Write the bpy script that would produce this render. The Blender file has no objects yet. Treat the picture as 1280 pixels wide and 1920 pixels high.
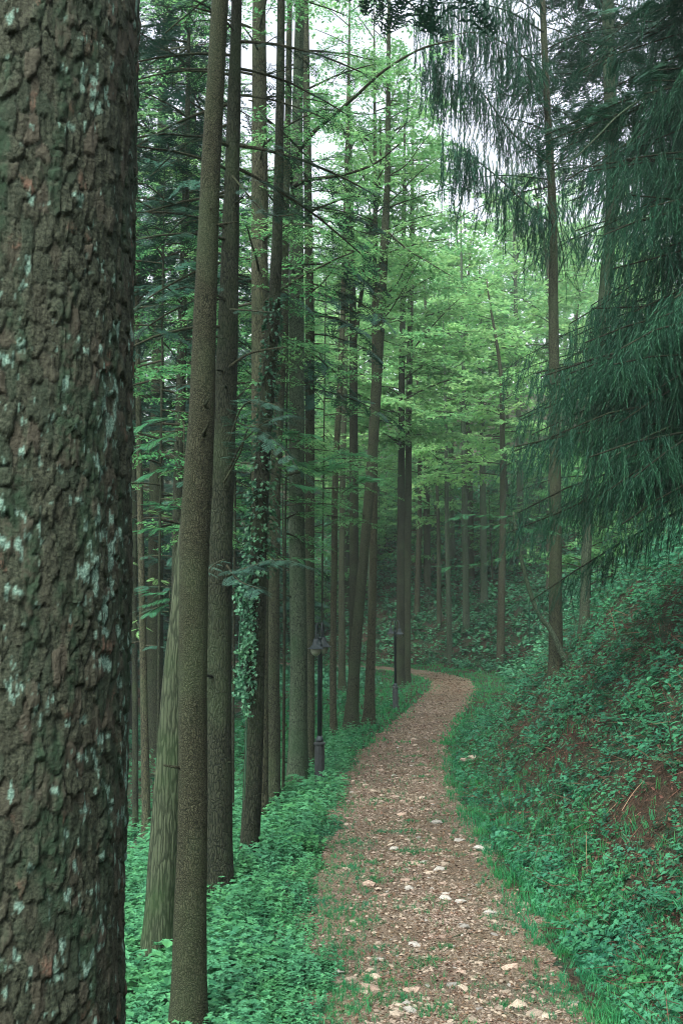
import bpy, math
import numpy as np
from mathutils import Vector, Matrix
PI = math.pi
rng = np.random.default_rng(7)
sc = bpy.context.scene
C = sc.collection

# ------------------------------------------------------------------ camera, world, sun, exposure
F = 1867.0                      # focal length in pixels of the 1280x1920 photograph
CAMZ = 2.65
PITCH = math.radians(5.2)
cam = bpy.data.objects.new('camera', bpy.data.cameras.new('camera'))
C.objects.link(cam); sc.camera = cam
cam.location = (0, 0, CAMZ)
cam.rotation_euler = (math.radians(90) + PITCH, 0, 0)
cam.data.sensor_fit = 'VERTICAL'; cam.data.sensor_height = 36.0; cam.data.lens = 35.0
cam.data.clip_start = 0.05; cam.data.clip_end = 1500

w = bpy.data.worlds.new('World'); sc.world = w; w.use_nodes = True
nt = w.node_tree; nt.nodes.clear()
sky = nt.nodes.new('ShaderNodeTexSky'); sky.sky_type = 'NISHITA'; sky.sun_disc = False
SUN_EL, SUN_ROT = math.radians(55), math.radians(205)
sky.sun_elevation = SUN_EL; sky.sun_rotation = SUN_ROT
sky.air_density = 1.0; sky.dust_density = 4.0; sky.ozone_density = 1.0
hs = nt.nodes.new('ShaderNodeHueSaturation'); hs.inputs['Saturation'].default_value = 0.35
bg = nt.nodes.new('ShaderNodeBackground'); bg.inputs['Strength'].default_value = 0.15
wo = nt.nodes.new('ShaderNodeOutputWorld')
nt.links.new(sky.outputs[0], hs.inputs['Color']); nt.links.new(hs.outputs[0], bg.inputs[0]); nt.links.new(bg.outputs[0], wo.inputs[0])

sd = bpy.data.lights.new('sun', 'SUN'); sd.energy = 1.4; sd.angle = math.radians(35); sd.color = (1.0, 0.97, 0.92)
so = bpy.data.objects.new('sun', sd); C.objects.link(so)
# the sky's sun stands at azimuth SUN_ROT from +Y (clockwise)
sdir = Vector((math.sin(SUN_ROT) * math.cos(SUN_EL), math.cos(SUN_ROT) * math.cos(SUN_EL), math.sin(SUN_EL)))
so.rotation_euler = sdir.to_track_quat('Z', 'Y').to_euler()

vs = sc.view_settings
vs.view_transform = 'Standard'; vs.look = 'None'; vs.gamma = 1; vs.use_curve_mapping = False
vs.exposure = 1.85
sc.render.engine = 'CYCLES'
sc.cycles.max_bounces = 6; sc.cycles.diffuse_bounces = 4; sc.cycles.transmission_bounces = 4; sc.cycles.volume_bounces = 0
sc.cycles.glossy_bounces = 2; sc.cycles.transparent_max_bounces = 4
sc.cycles.use_denoising = True; sc.cycles.pixel_filter_type = 'BLACKMAN_HARRIS'; sc.cycles.filter_width = 1.05
sc.cycles.caustics_reflective = False; sc.cycles.caustics_refractive = False

cp, sp_ = math.cos(PITCH), math.sin(PITCH)
def at(px, py, Y):
    """point seen at pixel (px,py) of the photograph at distance Y along the view's ground direction"""
    a = (px - 640) / F; b = (960 - py) / F
    # camera axes: right=(1,0,0) up=(0,-sin,cos) forward=(0,cos,sin)
    dy = cp - b * sp_; dz = sp_ + b * cp
    t = Y / dy
    return np.array([a * t, Y, CAMZ + dz * t])

# ------------------------------------------------------------------ noise
def _h(ix, iy, iz, seed):
    with np.errstate(over='ignore'):
        n = (ix.astype(np.int64) * 374761393 + iy.astype(np.int64) * 668265263 + iz.astype(np.int64) * 2147483647 + seed * 144665) & 0xffffffff
        n = ((n ^ (n >> 13)) * 1274126177) & 0xffffffff
        n = ((n ^ (n >> 16)) * 2246822519) & 0xffffffff
    return ((n ^ (n >> 15)) & 0xffffff) / float(0xffffff)
def vnoise(x, y, z=None, seed=0):
    x = np.asarray(x, float); y = np.asarray(y, float)
    z = np.zeros_like(x) if z is None else np.asarray(z, float)
    ix, iy, iz = np.floor(x), np.floor(y), np.floor(z)
    fx, fy, fz = x - ix, y - iy, z - iz
    fx, fy, fz = [f * f * (3 - 2 * f) for f in (fx, fy, fz)]
    r = 0
    for dx in (0, 1):
        for dy in (0, 1):
            for dz in (0, 1):
                wgt = (fx if dx else 1 - fx) * (fy if dy else 1 - fy) * (fz if dz else 1 - fz)
                r = r + wgt * _h(ix + dx, iy + dy, iz + dz, seed)
    return r
def fbm(x, y, z=None, seed=0, oct=4):
    r = 0; a = 0.5; f = 1.0
    for i in range(oct):
        r = r + a * vnoise(x * f, y * f, None if z is None else z * f, seed + i * 17); a *= .5; f *= 2.03
    return r
def sstep(a, b, x):
    t = np.clip((x - a) / (b - a), 0, 1); return t * t * (3 - 2 * t)

# ------------------------------------------------------------------ mesh helpers
def mesh_np(name, V, T, attrs=None, smooth=False, mats=()):
    me = bpy.data.meshes.new(name)
    V = np.asarray(V, np.float32); T = np.asarray(T, np.int32)
    me.vertices.add(len(V)); me.vertices.foreach_set('co', V.ravel())
    k = T.shape[1]
    me.loops.add(T.size); me.loops.foreach_set('vertex_index', T.ravel())
    me.polygons.add(len(T)); me.polygons.foreach_set('loop_start', np.arange(0, T.size, k, dtype=np.int32))
    me.polygons.foreach_set('loop_total', np.full(len(T), k, np.int32))
    me.update(calc_edges=True)
    if attrs:
        for an, av in attrs.items():
            a = me.attributes.new(an, 'FLOAT', 'POINT'); a.data.foreach_set('value', np.asarray(av, np.float32).ravel())
    me.polygons.foreach_set('use_smooth', np.full(len(T), smooth, bool))
    for m in mats: me.materials.append(m)
    return me
def link(name, me, parent=None, loc=None, kind=None, label=None):
    o = bpy.data.objects.new(name, me); C.objects.link(o)
    if parent is not None: o.parent = parent
    if loc is not None: o.location = loc
    if kind: o['kind'] = kind
    if label: o['label'] = label
    return o
def tag(o, label, cat, group=None):
    o['label'] = label; o['category'] = cat
    if group: o['group'] = group
    return o
def thing(name, label, cat, loc=(0, 0, 0), group=None, rz=0):
    o = bpy.data.objects.new(name, None); C.objects.link(o); o.location = loc; o.rotation_euler = (0, 0, rz)
    o.empty_display_size = .2
    return tag(o, label, cat, group)
def copy_tree(o, parent=None):
    c = o.copy(); C.objects.link(c)
    if parent is not None: c.parent = parent
    for ch in [x for x in list(C.objects) if x.parent == o]: copy_tree(ch, c)
    return c

class Acc:
    """collects triangles with a per-vertex tint"""
    def __init__(s): s.V = []; s.T = []; s.A = []; s.n = 0
    def add(s, V, T, a=0.5):
        V = np.asarray(V, float); T = np.asarray(T)
        if len(V) == 0: return
        s.V.append(V); s.T.append(T + s.n); s.n += len(V)
        s.A.append(np.full(len(V), a) if np.isscalar(a) else np.asarray(a))
    def arrays(s):
        if not s.V: return np.zeros((0, 3)), np.zeros((0, 3), int), np.zeros(0)
        return np.concatenate(s.V), np.concatenate(s.T), np.concatenate(s.A)
    def mesh(s, name, mat, off=(0, 0, 0), smooth=False):
        V, T, A = s.arrays()
        return mesh_np(name, V - np.asarray(off), T, {'tint': A}, smooth, [mat])

def tube(pts, rad, segs=6, cap=True, a=0.5, wob=0, seed=0):
    pts = np.asarray(pts, float); rad = np.broadcast_to(np.asarray(rad, float), (len(pts),))
    d = np.gradient(pts, axis=0); d /= np.linalg.norm(d, axis=1)[:, None] + 1e-9
    ref = np.array([0, 0, 1.0]) if abs(d[:, 2]).mean() < .8 else np.array([1.0, 0, 0])
    u = np.cross(d, ref); u /= np.linalg.norm(u, axis=1)[:, None] + 1e-9
    v = np.cross(d, u)
    ang = np.linspace(0, 2 * PI, segs, endpoint=False)
    R = rad[:, None] * np.ones(segs)[None]
    if wob:
        R = R * (1 + wob * (fbm(np.cos(ang)[None] * 2 + 0 * R, np.sin(ang)[None] * 2 + 0 * R, np.arange(len(pts))[:, None] * .18 + 0 * R, seed, 3) - .45) * 2)
    V = pts[:, None] + R[:, :, None] * (np.cos(ang)[None, :, None] * u[:, None] + np.sin(ang)[None, :, None] * v[:, None])
    n = len(pts); V = V.reshape(-1, 3)
    i = np.arange(n - 1)[:, None] * segs; j = np.arange(segs)[None]; jn = (j + 1) % segs
    q = np.stack([i + j, i + jn, i + segs + jn, i + segs + j], -1).reshape(-1, 4)
    T = np.concatenate([q[:, [0, 1, 2]], q[:, [0, 2, 3]]])
    if cap:
        c = len(V); V = np.concatenate([V, pts[[-1]], pts[[0]]])
        jj = np.arange(segs); jn = (jj + 1) % segs; b = (n - 1) * segs
        T = np.concatenate([T, np.stack([b + jj, b + jn, np.full(segs, c)], -1), np.stack([jn, jj, np.full(segs, c + 1)], -1)])
    return V, T
def box(c, s, rz=0, taper=1.0):
    cx, cy, cz = c; sx, sy, sz = np.array(s) / 2
    V = np.array([[x * (taper if z > 0 else 1), y * (taper if z > 0 else 1), z] for z in (-1, 1) for y in (-1, 1) for x in (-1, 1)], float) * [sx, sy, sz]
    cr, sr = math.cos(rz), math.sin(rz)
    V = np.stack([V[:, 0] * cr - V[:, 1] * sr, V[:, 0] * sr + V[:, 1] * cr, V[:, 2]], -1) + [cx, cy, cz]
    Q = np.array([[0, 2, 3, 1], [4, 5, 7, 6], [0, 1, 5, 4], [2, 6, 7, 3], [0, 4, 6, 2], [1, 3, 7, 5]])
    return V, np.concatenate([Q[:, [0, 1, 2]], Q[:, [0, 2, 3]]])
def lathe(prof, segs=20, c=(0, 0, 0)):
    prof = np.asarray(prof, float); ang = np.linspace(0, 2 * PI, segs, endpoint=False)
    V = np.stack([prof[:, 0][:, None] * np.cos(ang), prof[:, 0][:, None] * np.sin(ang), prof[:, 1][:, None] + 0 * ang[None]], -1).reshape(-1, 3) + np.asarray(c)
    n = len(prof); i = np.arange(n - 1)[:, None] * segs; j = np.arange(segs)[None]; jn = (j + 1) % segs
    q = np.stack([i + j, i + jn, i + segs + jn, i + segs + j], -1).reshape(-1, 4)
    return V, np.concatenate([q[:, [0, 1, 2]], q[:, [0, 2, 3]]])

def frames(D, U):
    D = D / (np.linalg.norm(D, axis=1)[:, None] + 1e-9)
    S = np.cross(U, D); S /= np.linalg.norm(S, axis=1)[:, None] + 1e-9
    U2 = np.cross(D, S)
    return np.stack([D, S, U2], -1)      # columns
def scatter(acc, temps, P, R, S, tint):
    """place random templates (V,T,a) at P with rotation matrices R and scales S"""
    P = np.asarray(P, float); m = len(P)
    if m == 0: return
    S = np.broadcast_to(np.asarray(S, float), (m,)); tint = np.broadcast_to(np.asarray(tint, float), (m,))
    pick = rng.integers(0, len(temps), m)
    for k, (tv, tt, ta) in enumerate(temps):
        s = np.where(pick == k)[0]
        if len(s) == 0: continue
        V = np.einsum('mij,nj->mni', R[s], tv) * S[s][:, None, None] + P[s][:, None]
        n = len(tv)
        T = (tt[None] + (np.arange(len(s)) * n)[:, None, None]).reshape(-1, 3)
        A = np.clip(tint[s][:, None] + ta[None], 0, 1).reshape(-1)
        acc.add(V.reshape(-1, 3), T, A)

# ------------------------------------------------------------------ materials
def nodes_mat(name):
    m = bpy.data.materials.new(name); m.use_nodes = True
    n = m.node_tree; n.nodes.clear()
    out = n.nodes.new('ShaderNodeOutputMaterial')
    return m, n, out
def N(n, t, **k):
    x = n.nodes.new(t)
    for a, b in k.items():
        if a in ('operation', 'blend_type', 'feature', 'data_type', 'attribute_name', 'noise_dimensions', 'distance', 'vector_type'): setattr(x, a, b)
        else: x.inputs[a.replace('_', ' ')].default_value = b
    return x
def mixc(n, f, a, b):
    x = n.nodes.new('ShaderNodeMix'); x.data_type = 'RGBA'
    for i, v in ((0, f), (6, a), (7, b)):
        if hasattr(v, 'is_linked'): n.links.new(v, x.inputs[i])
        elif isinstance(v, (int, float)): x.inputs[i].default_value = v
        else: x.inputs[i].default_value = (*v, 1)
    return x.outputs[2]
def ramp(n, f, lo, hi):
    x = n.nodes.new('ShaderNodeMapRange'); x.interpolation_type = 'SMOOTHSTEP'
    x.inputs[1].default_value = lo; x.inputs[2].default_value = hi
    n.links.new(f, x.inputs[0]); return x.outputs[0]
def mul(n, a, b, op='MULTIPLY'):
    x = n.nodes.new('ShaderNodeMath'); x.operation = op
    for i, v in ((0, a), (1, b)):
        if hasattr(v, 'is_linked'): n.links.new(v, x.inputs[i])
        else: x.inputs[i].default_value = v
    return x.outputs[0]

def leaf_mat(name, c0, c1, trans=0.35, rough=0.62, tcol=None, spec=0.12):
    m, n, out = nodes_mat(name)
    at_ = n.nodes.new('ShaderNodeAttribute'); at_.attribute_name = 'tint'
    col = mixc(n, at_.outputs['Fac'], c0, c1)
    oi = n.nodes.new('ShaderNodeObjectInfo')
    hsv = n.nodes.new('ShaderNodeHueSaturation')
    n.links.new(col, hsv.inputs['Color'])
    mr = n.nodes.new('ShaderNodeMapRange'); mr.inputs[3].default_value = .85; mr.inputs[4].default_value = 1.15
    n.links.new(oi.outputs['Random'], mr.inputs[0]); n.links.new(mr.outputs[0], hsv.inputs['Value'])
    tcn = n.nodes.new('ShaderNodeTexCoord'); hn = N(n, 'ShaderNodeTexNoise', Scale=1.7, Detail=8.0, Roughness=.8); n.links.new(tcn.outputs['Object'], hn.inputs['Vector'])
    hm = n.nodes.new('ShaderNodeMapRange'); hm.inputs[1].default_value = .3; hm.inputs[2].default_value = .7; hm.inputs[3].default_value = .455; hm.inputs[4].default_value = .53
    n.links.new(hn.outputs['Fac'], hm.inputs[0]); n.links.new(hm.outputs[0], hsv.inputs['Hue'])
    p = N(n, 'ShaderNodeBsdfPrincipled', Roughness=rough); p.inputs['Specular IOR Level'].default_value = spec
    n.links.new(hsv.outputs[0], p.inputs['Base Color'])
    t = n.nodes.new('ShaderNodeBsdfTranslucent')
    n.links.new(hsv.outputs[0], t.inputs['Color'])
    mx = n.nodes.new('ShaderNodeMixShader'); mx.inputs[0].default_value = trans
    n.links.new(p.outputs[0], mx.inputs[1]); n.links.new(t.outputs[0], mx.inputs[2]); n.links.new(mx.outputs[0], out.inputs[0])
    return m

def bark_mat(name, dark, mid, light, sc_=14, zs=.35, bump=.012, moss=.3, mosscol=(.045, .075, .035), speck=0.0, crack=.25, warp=(.10, .10, .3)):
    m, n, out = nodes_mat(name)
    tc = n.nodes.new('ShaderNodeTexCoord'); oi = n.nodes.new('ShaderNodeObjectInfo')
    ad = n.nodes.new('ShaderNodeVectorMath'); ad.operation = 'ADD'
    sc3 = n.nodes.new('ShaderNodeVectorMath'); sc3.operation = 'SCALE'; sc3.inputs['Scale'].default_value = 37.0
    cx = n.nodes.new('ShaderNodeCombineXYZ'); n.links.new(oi.outputs['Random'], cx.inputs[0]); n.links.new(oi.outputs['Random'], cx.inputs[1])
    n.links.new(cx.outputs[0], sc3.inputs[0]); n.links.new(tc.outputs['Object'], ad.inputs[0]); n.links.new(sc3.outputs[0], ad.inputs[1])
    nz = N(n, 'ShaderNodeTexNoise', Scale=5.0, Detail=3.0); n.links.new(ad.outputs[0], nz.inputs['Vector'])
    wv = n.nodes.new('ShaderNodeVectorMath'); wv.operation = 'MULTIPLY_ADD'
    n.links.new(nz.outputs['Color'], wv.inputs[0]); wv.inputs[1].default_value = warp; n.links.new(ad.outputs[0], wv.inputs[2])
    mp = n.nodes.new('ShaderNodeMapping'); mp.inputs['Scale'].default_value = (1, 1, zs); n.links.new(wv.outputs[0], mp.inputs[0])
    vo = N(n, 'ShaderNodeTexVoronoi', feature='DISTANCE_TO_EDGE', Scale=float(sc_)); n.links.new(mp.outputs[0], vo.inputs['Vector'])
    vc = N(n, 'ShaderNodeTexVoronoi', feature='F1', Scale=float(sc_)); n.links.new(mp.outputs[0], vc.inputs['Vector'])
    fine = N(n, 'ShaderNodeTexNoise', Scale=float(sc_) * 2.2, Detail=6.0, Roughness=.75); n.links.new(mp.outputs[0], fine.inputs['Vector'])
    pl = ramp(n, vo.outputs['Distance'], 0.0, crack)
    big = N(n, 'ShaderNodeTexNoise', Scale=1.6, Detail=4.0); n.links.new(ad.outputs[0], big.inputs['Vector'])
    sepc = n.nodes.new('ShaderNodeSeparateColor'); n.links.new(vc.outputs['Color'], sepc.inputs[0])
    col = mixc(n, ramp(n, fine.outputs['Fac'], .3, .7), mid, light)
    col = mixc(n, mul(n, sepc.outputs[0], .6), col, mid)
    if speck:
        s2 = N(n, 'ShaderNodeTexNoise', Scale=float(sc_) * 2.2, Detail=2.0); n.links.new(ad.outputs[0], s2.inputs['Vector'])
        col = mixc(n, mul(n, ramp(n, s2.outputs['Fac'], .5, .6), speck), col, dark)
    rag = ramp(n, mul(n, mul(n, pl, .62), mul(n, fine.outputs['Fac'], .9), 'ADD'), .38, .86)
    col = mixc(n, rag, dark, col)
    mf = mul(n, ramp(n, big.outputs['Fac'], .42, .68), moss)
    col = mixc(n, mf, col, mosscol)
    h = mul(n, mul(n, pl, .6), mul(n, fine.outputs['Fac'], .9), 'ADD')
    b = n.nodes.new('ShaderNodeBump'); b.inputs['Distance'].default_value = bump; b.inputs['Strength'].default_value = 1
    n.links.new(h, b.inputs['Height'])
    p = N(n, 'ShaderNodeBsdfPrincipled', Roughness=.92); p.inputs['Specular IOR Level'].default_value = .15
    n.links.new(col, p.inputs['Base Color']); n.links.new(b.outputs[0], p.inputs['Normal']); n.links.new(p.outputs[0], out.inputs[0])
    return m

def plain_mat(name, col, rough=.6, metal=0, var=.15, bump=0.002, scale=30):
    m, n, out = nodes_mat(name)
    tc = n.nodes.new('ShaderNodeTexCoord')
    nz = N(n, 'ShaderNodeTexNoise', Scale=float(scale), Detail=5.0); n.links.new(tc.outputs['Object'], nz.inputs['Vector'])
    c = mixc(n, ramp(n, nz.outputs['Fac'], .3, .7), tuple(x * (1 - var) for x in col), tuple(min(1, x * (1 + var)) for x in col))
    oi = n.nodes.new('ShaderNodeObjectInfo'); hsv = n.nodes.new('ShaderNodeHueSaturation'); n.links.new(c, hsv.inputs['Color'])
    mr = n.nodes.new('ShaderNodeMapRange'); mr.inputs[3].default_value = 1 - 1.4 * var; mr.inputs[4].default_value = 1 + 1.4 * var
    n.links.new(oi.outputs['Random'], mr.inputs[0]); n.links.new(mr.outputs[0], hsv.inputs['Value'])
    p = N(n, 'ShaderNodeBsdfPrincipled', Roughness=rough, Metallic=metal); p.inputs['Specular IOR Level'].default_value = .3
    b = n.nodes.new('ShaderNodeBump'); b.inputs['Distance'].default_value = bump; n.links.new(nz.outputs['Fac'], b.inputs['Height'])
    n.links.new(hsv.outputs[0], p.inputs['Base Color']); n.links.new(b.outputs[0], p.inputs['Normal']); n.links.new(p.outputs[0], out.inputs[0])
    return m

M_HERB = leaf_mat('herb_leaf', (.022, .12, .055), (.10, .33, .155), .3, .6)
M_GRASS = leaf_mat('grass_blade', (.018, .15, .062), (.065, .32, .13), .35, .6)
M_BANK = leaf_mat('bank_leaf', (.016, .10, .055), (.065, .27, .14), .3, .6)
M_FAR = leaf_mat('ivy_cover_leaf', (.035, .15, .085), (.10, .33, .18), .3, .6)
M_LARCH = leaf_mat('larch_needle', (.08, .27, .11), (.27, .52, .20), .55, .6)
M_BROAD = leaf_mat('young_leaf', (.05, .22, .09), (.21, .47, .18), .5, .6)
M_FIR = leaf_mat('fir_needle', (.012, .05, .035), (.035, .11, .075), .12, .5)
M_FIRBLUE = leaf_mat('blue_fir_needle', (.03, .085, .065), (.07, .16, .12), .15, .5)
M_WEEP = leaf_mat('drooping_needle', (.014, .060, .036), (.036, .135, .075), .15, .55)
M_IVY = leaf_mat('ivy_leaf', (.015, .07, .04), (.075, .22, .115), .2, .45, spec=.25)
M_FROND = leaf_mat('young_frond', (.03, .15, .075), (.08, .28, .13), .45, .55)
M_LITTER = leaf_mat('dead_leaf', (.07, .047, .028), (.225, .16, .10), .1, .8)
M_BANKLIT = leaf_mat('bank_dead_leaf', (.05, .03, .02), (.17, .10, .065), .1, .8)
M_DRY = leaf_mat('dry_stem', (.09, .055, .03), (.28, .2, .12), .1, .8)
M_TWIG = bark_mat('twig_bark', (0.0142, 0.0155, 0.0092), (0.0331, 0.0341, 0.0204), (0.0568, 0.0620, 0.0382), 30, .3, .003, .35)
M_BARK = bark_mat('fir_bark', (0.0104, 0.0155, 0.0092), (0.0402, 0.0484, 0.0285), (0.0805, 0.0930, 0.0561), 44, .38, .014, .35)
M_BARK_RED = bark_mat('reddish_bark', (0.0104, 0.0136, 0.0082), (0.0498, 0.0508, 0.0306), (0.0900, 0.0961, 0.0587), 40, .22, .012, .3)
M_BARK_DARK = bark_mat('dark_furrowed_bark', (0.0053, 0.0089, 0.0053), (0.0219, 0.0277, 0.0167), (0.0454, 0.0546, 0.0326), 46, .26, .014, .35)
M_BARK_STRIPE = bark_mat('fibrous_bark', (0.0166, 0.0248, 0.0137), (0.0450, 0.0608, 0.0347), (0.0853, 0.1085, 0.0637), 34, .10, .012, .7, (0.0237, 0.0527, 0.0179), crack=.35, warp=(.035, .035, .3))
M_BARK_SPECK = bark_mat('speckled_bark', (0.0073, 0.0099, 0.0054), (0.0448, 0.0496, 0.0279), (0.0896, 0.0967, 0.0562), 85, .6, .008, .35, speck=.75)
M_BARK_PALE = bark_mat('lichened_bark', (0.0142, 0.0248, 0.0153), (0.0521, 0.0744, 0.0459), (0.0947, 0.1302, 0.0816), 40, .3, .01, .5, (0.0284, 0.0682, 0.0306))

# ------------------------------------------------------------------ path line and terrain
PL = np.array([(.9, -4), (.8, 0), (.74, 3), (.74, 6.2), (.7, 8), (.75, 11), (.78, 13), (.82, 15.3), (1.0, 18), (1.4, 22.4), (1.82, 25.5), (2.45, 29), (3.6, 35), (4.35, 39.5),
               (4.35, 43.5), (3.2, 47.6), (1.4, 50.0), (-2, 52.2), (-8, 55.5), (-15, 60), (-26, 66)], float)
def catmull(P, n):
    out = []
    for i in range(len(P) - 1):
        p0, p1, p2, p3 = P[max(i - 1, 0)], P[i], P[i + 1], P[min(i + 2, len(P) - 1)]
        t = np.linspace(0, 1, n, endpoint=False)[:, None]
        out.append(.5 * ((2 * p1) + (-p0 + p2) * t + (2 * p0 - 5 * p1 + 4 * p2 - p3) * t ** 2 + (-p0 + 3 * p1 - 3 * p2 + p3) * t ** 3))
    out.append(P[[-1]]); return np.concatenate(out)
PC = catmull(PL, 24)
PT = np.gradient(PC, axis=0); PT /= np.linalg.norm(PT, axis=1)[:, None]
PARC = np.concatenate([[0], np.cumsum(np.linalg.norm(np.diff(PC, axis=0), axis=1))])
def arcY(Y):  # arc length at which the path first reaches Y
    return np.interp(Y, np.maximum.accumulate(PC[:, 1]), PARC)
ZP_Y = [-4, 1, 3, 5, 6.2, 8, 11, 15.3, 22.4, 29, 35, 42, 50, 66]
ZP_Z = [1.3, 1.05, .66, .2, .03, -.04, -.12, -.36, -.60, -.72, -.68, -.6, -.58, -.6]
HW = .80
def pathq(X, Y):
    X = np.asarray(X, float).ravel(); Y = np.asarray(Y, float).ravel()
    s = np.empty(len(X)); a = np.empty(len(X))
    for i in range(0, len(X), 20000):
        x = X[i:i + 20000]; y = Y[i:i + 20000]
        d2 = (x[:, None] - PC[None, :, 0]) ** 2 + (y[:, None] - PC[None, :, 1]) ** 2
        k = d2.argmin(1); dx = x - PC[k, 0]; dy = y - PC[k, 1]
        sg = np.sign(dx * PT[k, 1] - dy * PT[k, 0]); perp = dx * PT[k, 1] - dy * PT[k, 0]; al = dx * PT[k, 0] + dy * PT[k, 1]
        dist = np.sqrt(d2[np.arange(len(x)), k])
        s[i:i + 20000] = np.where(dist < 1.5, perp, sg * dist); a[i:i + 20000] = PARC[k] + np.clip(al, -.3, .3)
    return s, a
A_Z = arcY(np.array(ZP_Y, float)); A_Z[-1] = PARC[-1]
def zpath(a): return np.interp(a, A_Z, ZP_Z)
A_ON = arcY(np.array([0, 10, 20, 28, 36, 44, 50, 60], float))
def verge(a): return np.interp(a, A_ON, [.3, .3, .35, .5, 1.4, 2.0, 1.6, 1.4])
def ground(X, Y, fine=True):
    X = np.asarray(X, float); Y = np.asarray(Y, float); shp = np.broadcast(X, Y).shape
    X = np.broadcast_to(X, shp).ravel(); Y = np.broadcast_to(Y, shp).ravel()
    s, a = pathq(X, Y); z = zpath(a); e = np.abs(s) - HW; R = s > 0
    on = verge(a); r = np.maximum(0, e - on); r = np.where(r < .6, r * r / 1.2, r - .3)
    far = sstep(38, 60, Y)
    k1 = .98 * (1 - far) + .44 * far
    rise = .05 * np.maximum(e, 0) + np.where(r < 3.4, k1 * r, k1 * 3.4 + (.66 - .24 * far) * (r - 3.4))
    rise = np.minimum(rise, 24 + .1 * rise)
    bend = sstep(19, 27, Y) * (1 - sstep(58, 75, Y))
    ez = np.maximum(e, 0)
    drop = .26 * ez * (1 - bend) * np.exp(-ez / 8) + .01 * ez * bend
    v = np.maximum(0, -(X + 1.9 + .6 * bend))
    v = np.where(v < 1, v * v / 2, v - .5)
    drop = drop + np.minimum(.42 * v, 9 + .05 * v)
    hump = .05 * np.exp(-((e - .45) / .35) ** 2)
    z = z + np.where(R, rise, np.where(e > 0, hump - drop, 0))
    amp = sstep(.1, 1.6, e)
    z = z + amp * np.where(R, .34, .2) * (fbm(X * .9, Y * .9, seed=3) - .47) + amp * .10 * (fbm(X * 3.1, Y * 3.1, seed=9, oct=3) - .45)
    z = z - .022 * sstep(.1, -.2, e)          # shallow bed for the path
    return z.reshape(shp)
def gz(x, y): return float(ground(np.array([x]), np.array([y]))[0])

def hit(px, py, y0=3, y1=110):
    """where the view ray through a pixel meets the ground"""
    Ys = np.geomspace(y0, y1, 600); P = np.array([at(px, py, y) for y in Ys])
    g = ground(P[:, 0], P[:, 1]); k = np.where(P[:, 2] < g)[0]
    return P[k[0]] if len(k) else P[-1]

def axis_steps(segs):
    out = [segs[0][0]]
    for a, b, st0, st1 in segs:
        x = a
        while x < b - 1e-6:
            t = (x - a) / (b - a); x += st0 + (st1 - st0) * t; out.append(min(x, b))
    return np.unique(np.round(out, 4))
xs = axis_steps([(-260, -9, 14, .3), (-9, -3, .4, .15), (-3, 8, .15, .15), (8, 22, .16, .8), (22, 260, .7, 14)])
ys = axis_steps([(-60, 2, 8, .4), (2, 5, .3, .12), (5, 24, .15, .2), (24, 60, .25, .6), (60, 420, .5, 22)])
GX, GY = np.meshgrid(xs, ys)
GZ = ground(GX, GY)
nx, ny = len(xs), len(ys)
idx = np.arange(nx * ny).reshape(ny, nx)
Q = np.stack([idx[:-1, :-1], idx[:-1, 1:], idx[1:, 1:], idx[1:, :-1]], -1).reshape(-1, 4)
gs, ga = pathq(GX.ravel(), GY.ravel())

# soil material
m, n, out = nodes_mat('soil')
tc = n.nodes.new('ShaderNodeTexCoord')
n1 = N(n, 'ShaderNodeTexNoise', Scale=1.1, Detail=6.0); n2 = N(n, 'ShaderNodeTexNoise', Scale=38.0, Detail=5.0, Roughness=.7); n3 = N(n, 'ShaderNodeTexNoise', Scale=9.0, Detail=4.0)
for q in (n1, n2, n3): n.links.new(tc.outputs['Object'], q.inputs['Vector'])
c = mixc(n, ramp(n, n2.outputs['Fac'], .35, .7), (.020, .017, .011), (.085, .060, .040))
g_ = mixc(n, ramp(n, n2.outputs['Fac'], .35, .65), (.010, .028, .016), (.03, .075, .04))
c = mixc(n, mul(n, ramp(n, n1.outputs['Fac'], .38, .6), ramp(n, n3.outputs['Fac'], .3, .6)), c, g_)
b = n.nodes.new('ShaderNodeBump'); b.inputs['Distance'].default_value = .04; n.links.new(n2.outputs['Fac'], b.inputs['Height'])
p = N(n, 'ShaderNodeBsdfPrincipled', Roughness=.95); p.inputs['Specular IOR Level'].default_value = .1
n.links.new(c, p.inputs['Base Color']); n.links.new(b.outputs[0], p.inputs['Normal']); n.links.new(p.outputs[0], out.inputs[0])
M_SOIL = m
link('ground', mesh_np('ground', np.stack([GX.ravel(), GY.ravel(), GZ.ravel()], -1), Q, None, True, [M_SOIL]), kind='structure')

# ------------------------------------------------------------------ the path
def path_local(s, a):
    k = np.clip(np.searchsorted(PARC, a) - 1, 0, len(PARC) - 2); t = ((a - PARC[k]) / (PARC[k + 1] - PARC[k]))
    c = PC[k] + (PC[k + 1] - PC[k]) * t[..., None]; tg = PT[k] + (PT[k + 1] - PT[k]) * t[..., None]
    return c[..., 0] + s * tg[..., 1], c[..., 1] - s * tg[..., 0]
def path_h(X, Y, s):
    """micro relief of the path surface"""
    h = .045 * (fbm(X * 1.3, Y * 1.3, seed=21) - .45) + .022 * (fbm(X * 9, Y * 9, seed=22, oct=3) - .45)
    h = h + .012 * sstep(.55, .75, vnoise(X * 22, Y * 18, seed=25)) + .016 * sstep(.62, .8, vnoise(X * 11 + 3, Y * 9, seed=26))
    edge = np.abs(s) - HW - .12 + .25 * (fbm(X * 1.7, Y * 1.7, seed=28) - .5)
    return h + .014 - .06 * sstep(-.12, .22, edge) - .04 * np.exp(-((np.abs(s) - .45) / .2) ** 2) * 0
ss = np.linspace(-1.3, 1.3, 76)
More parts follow.
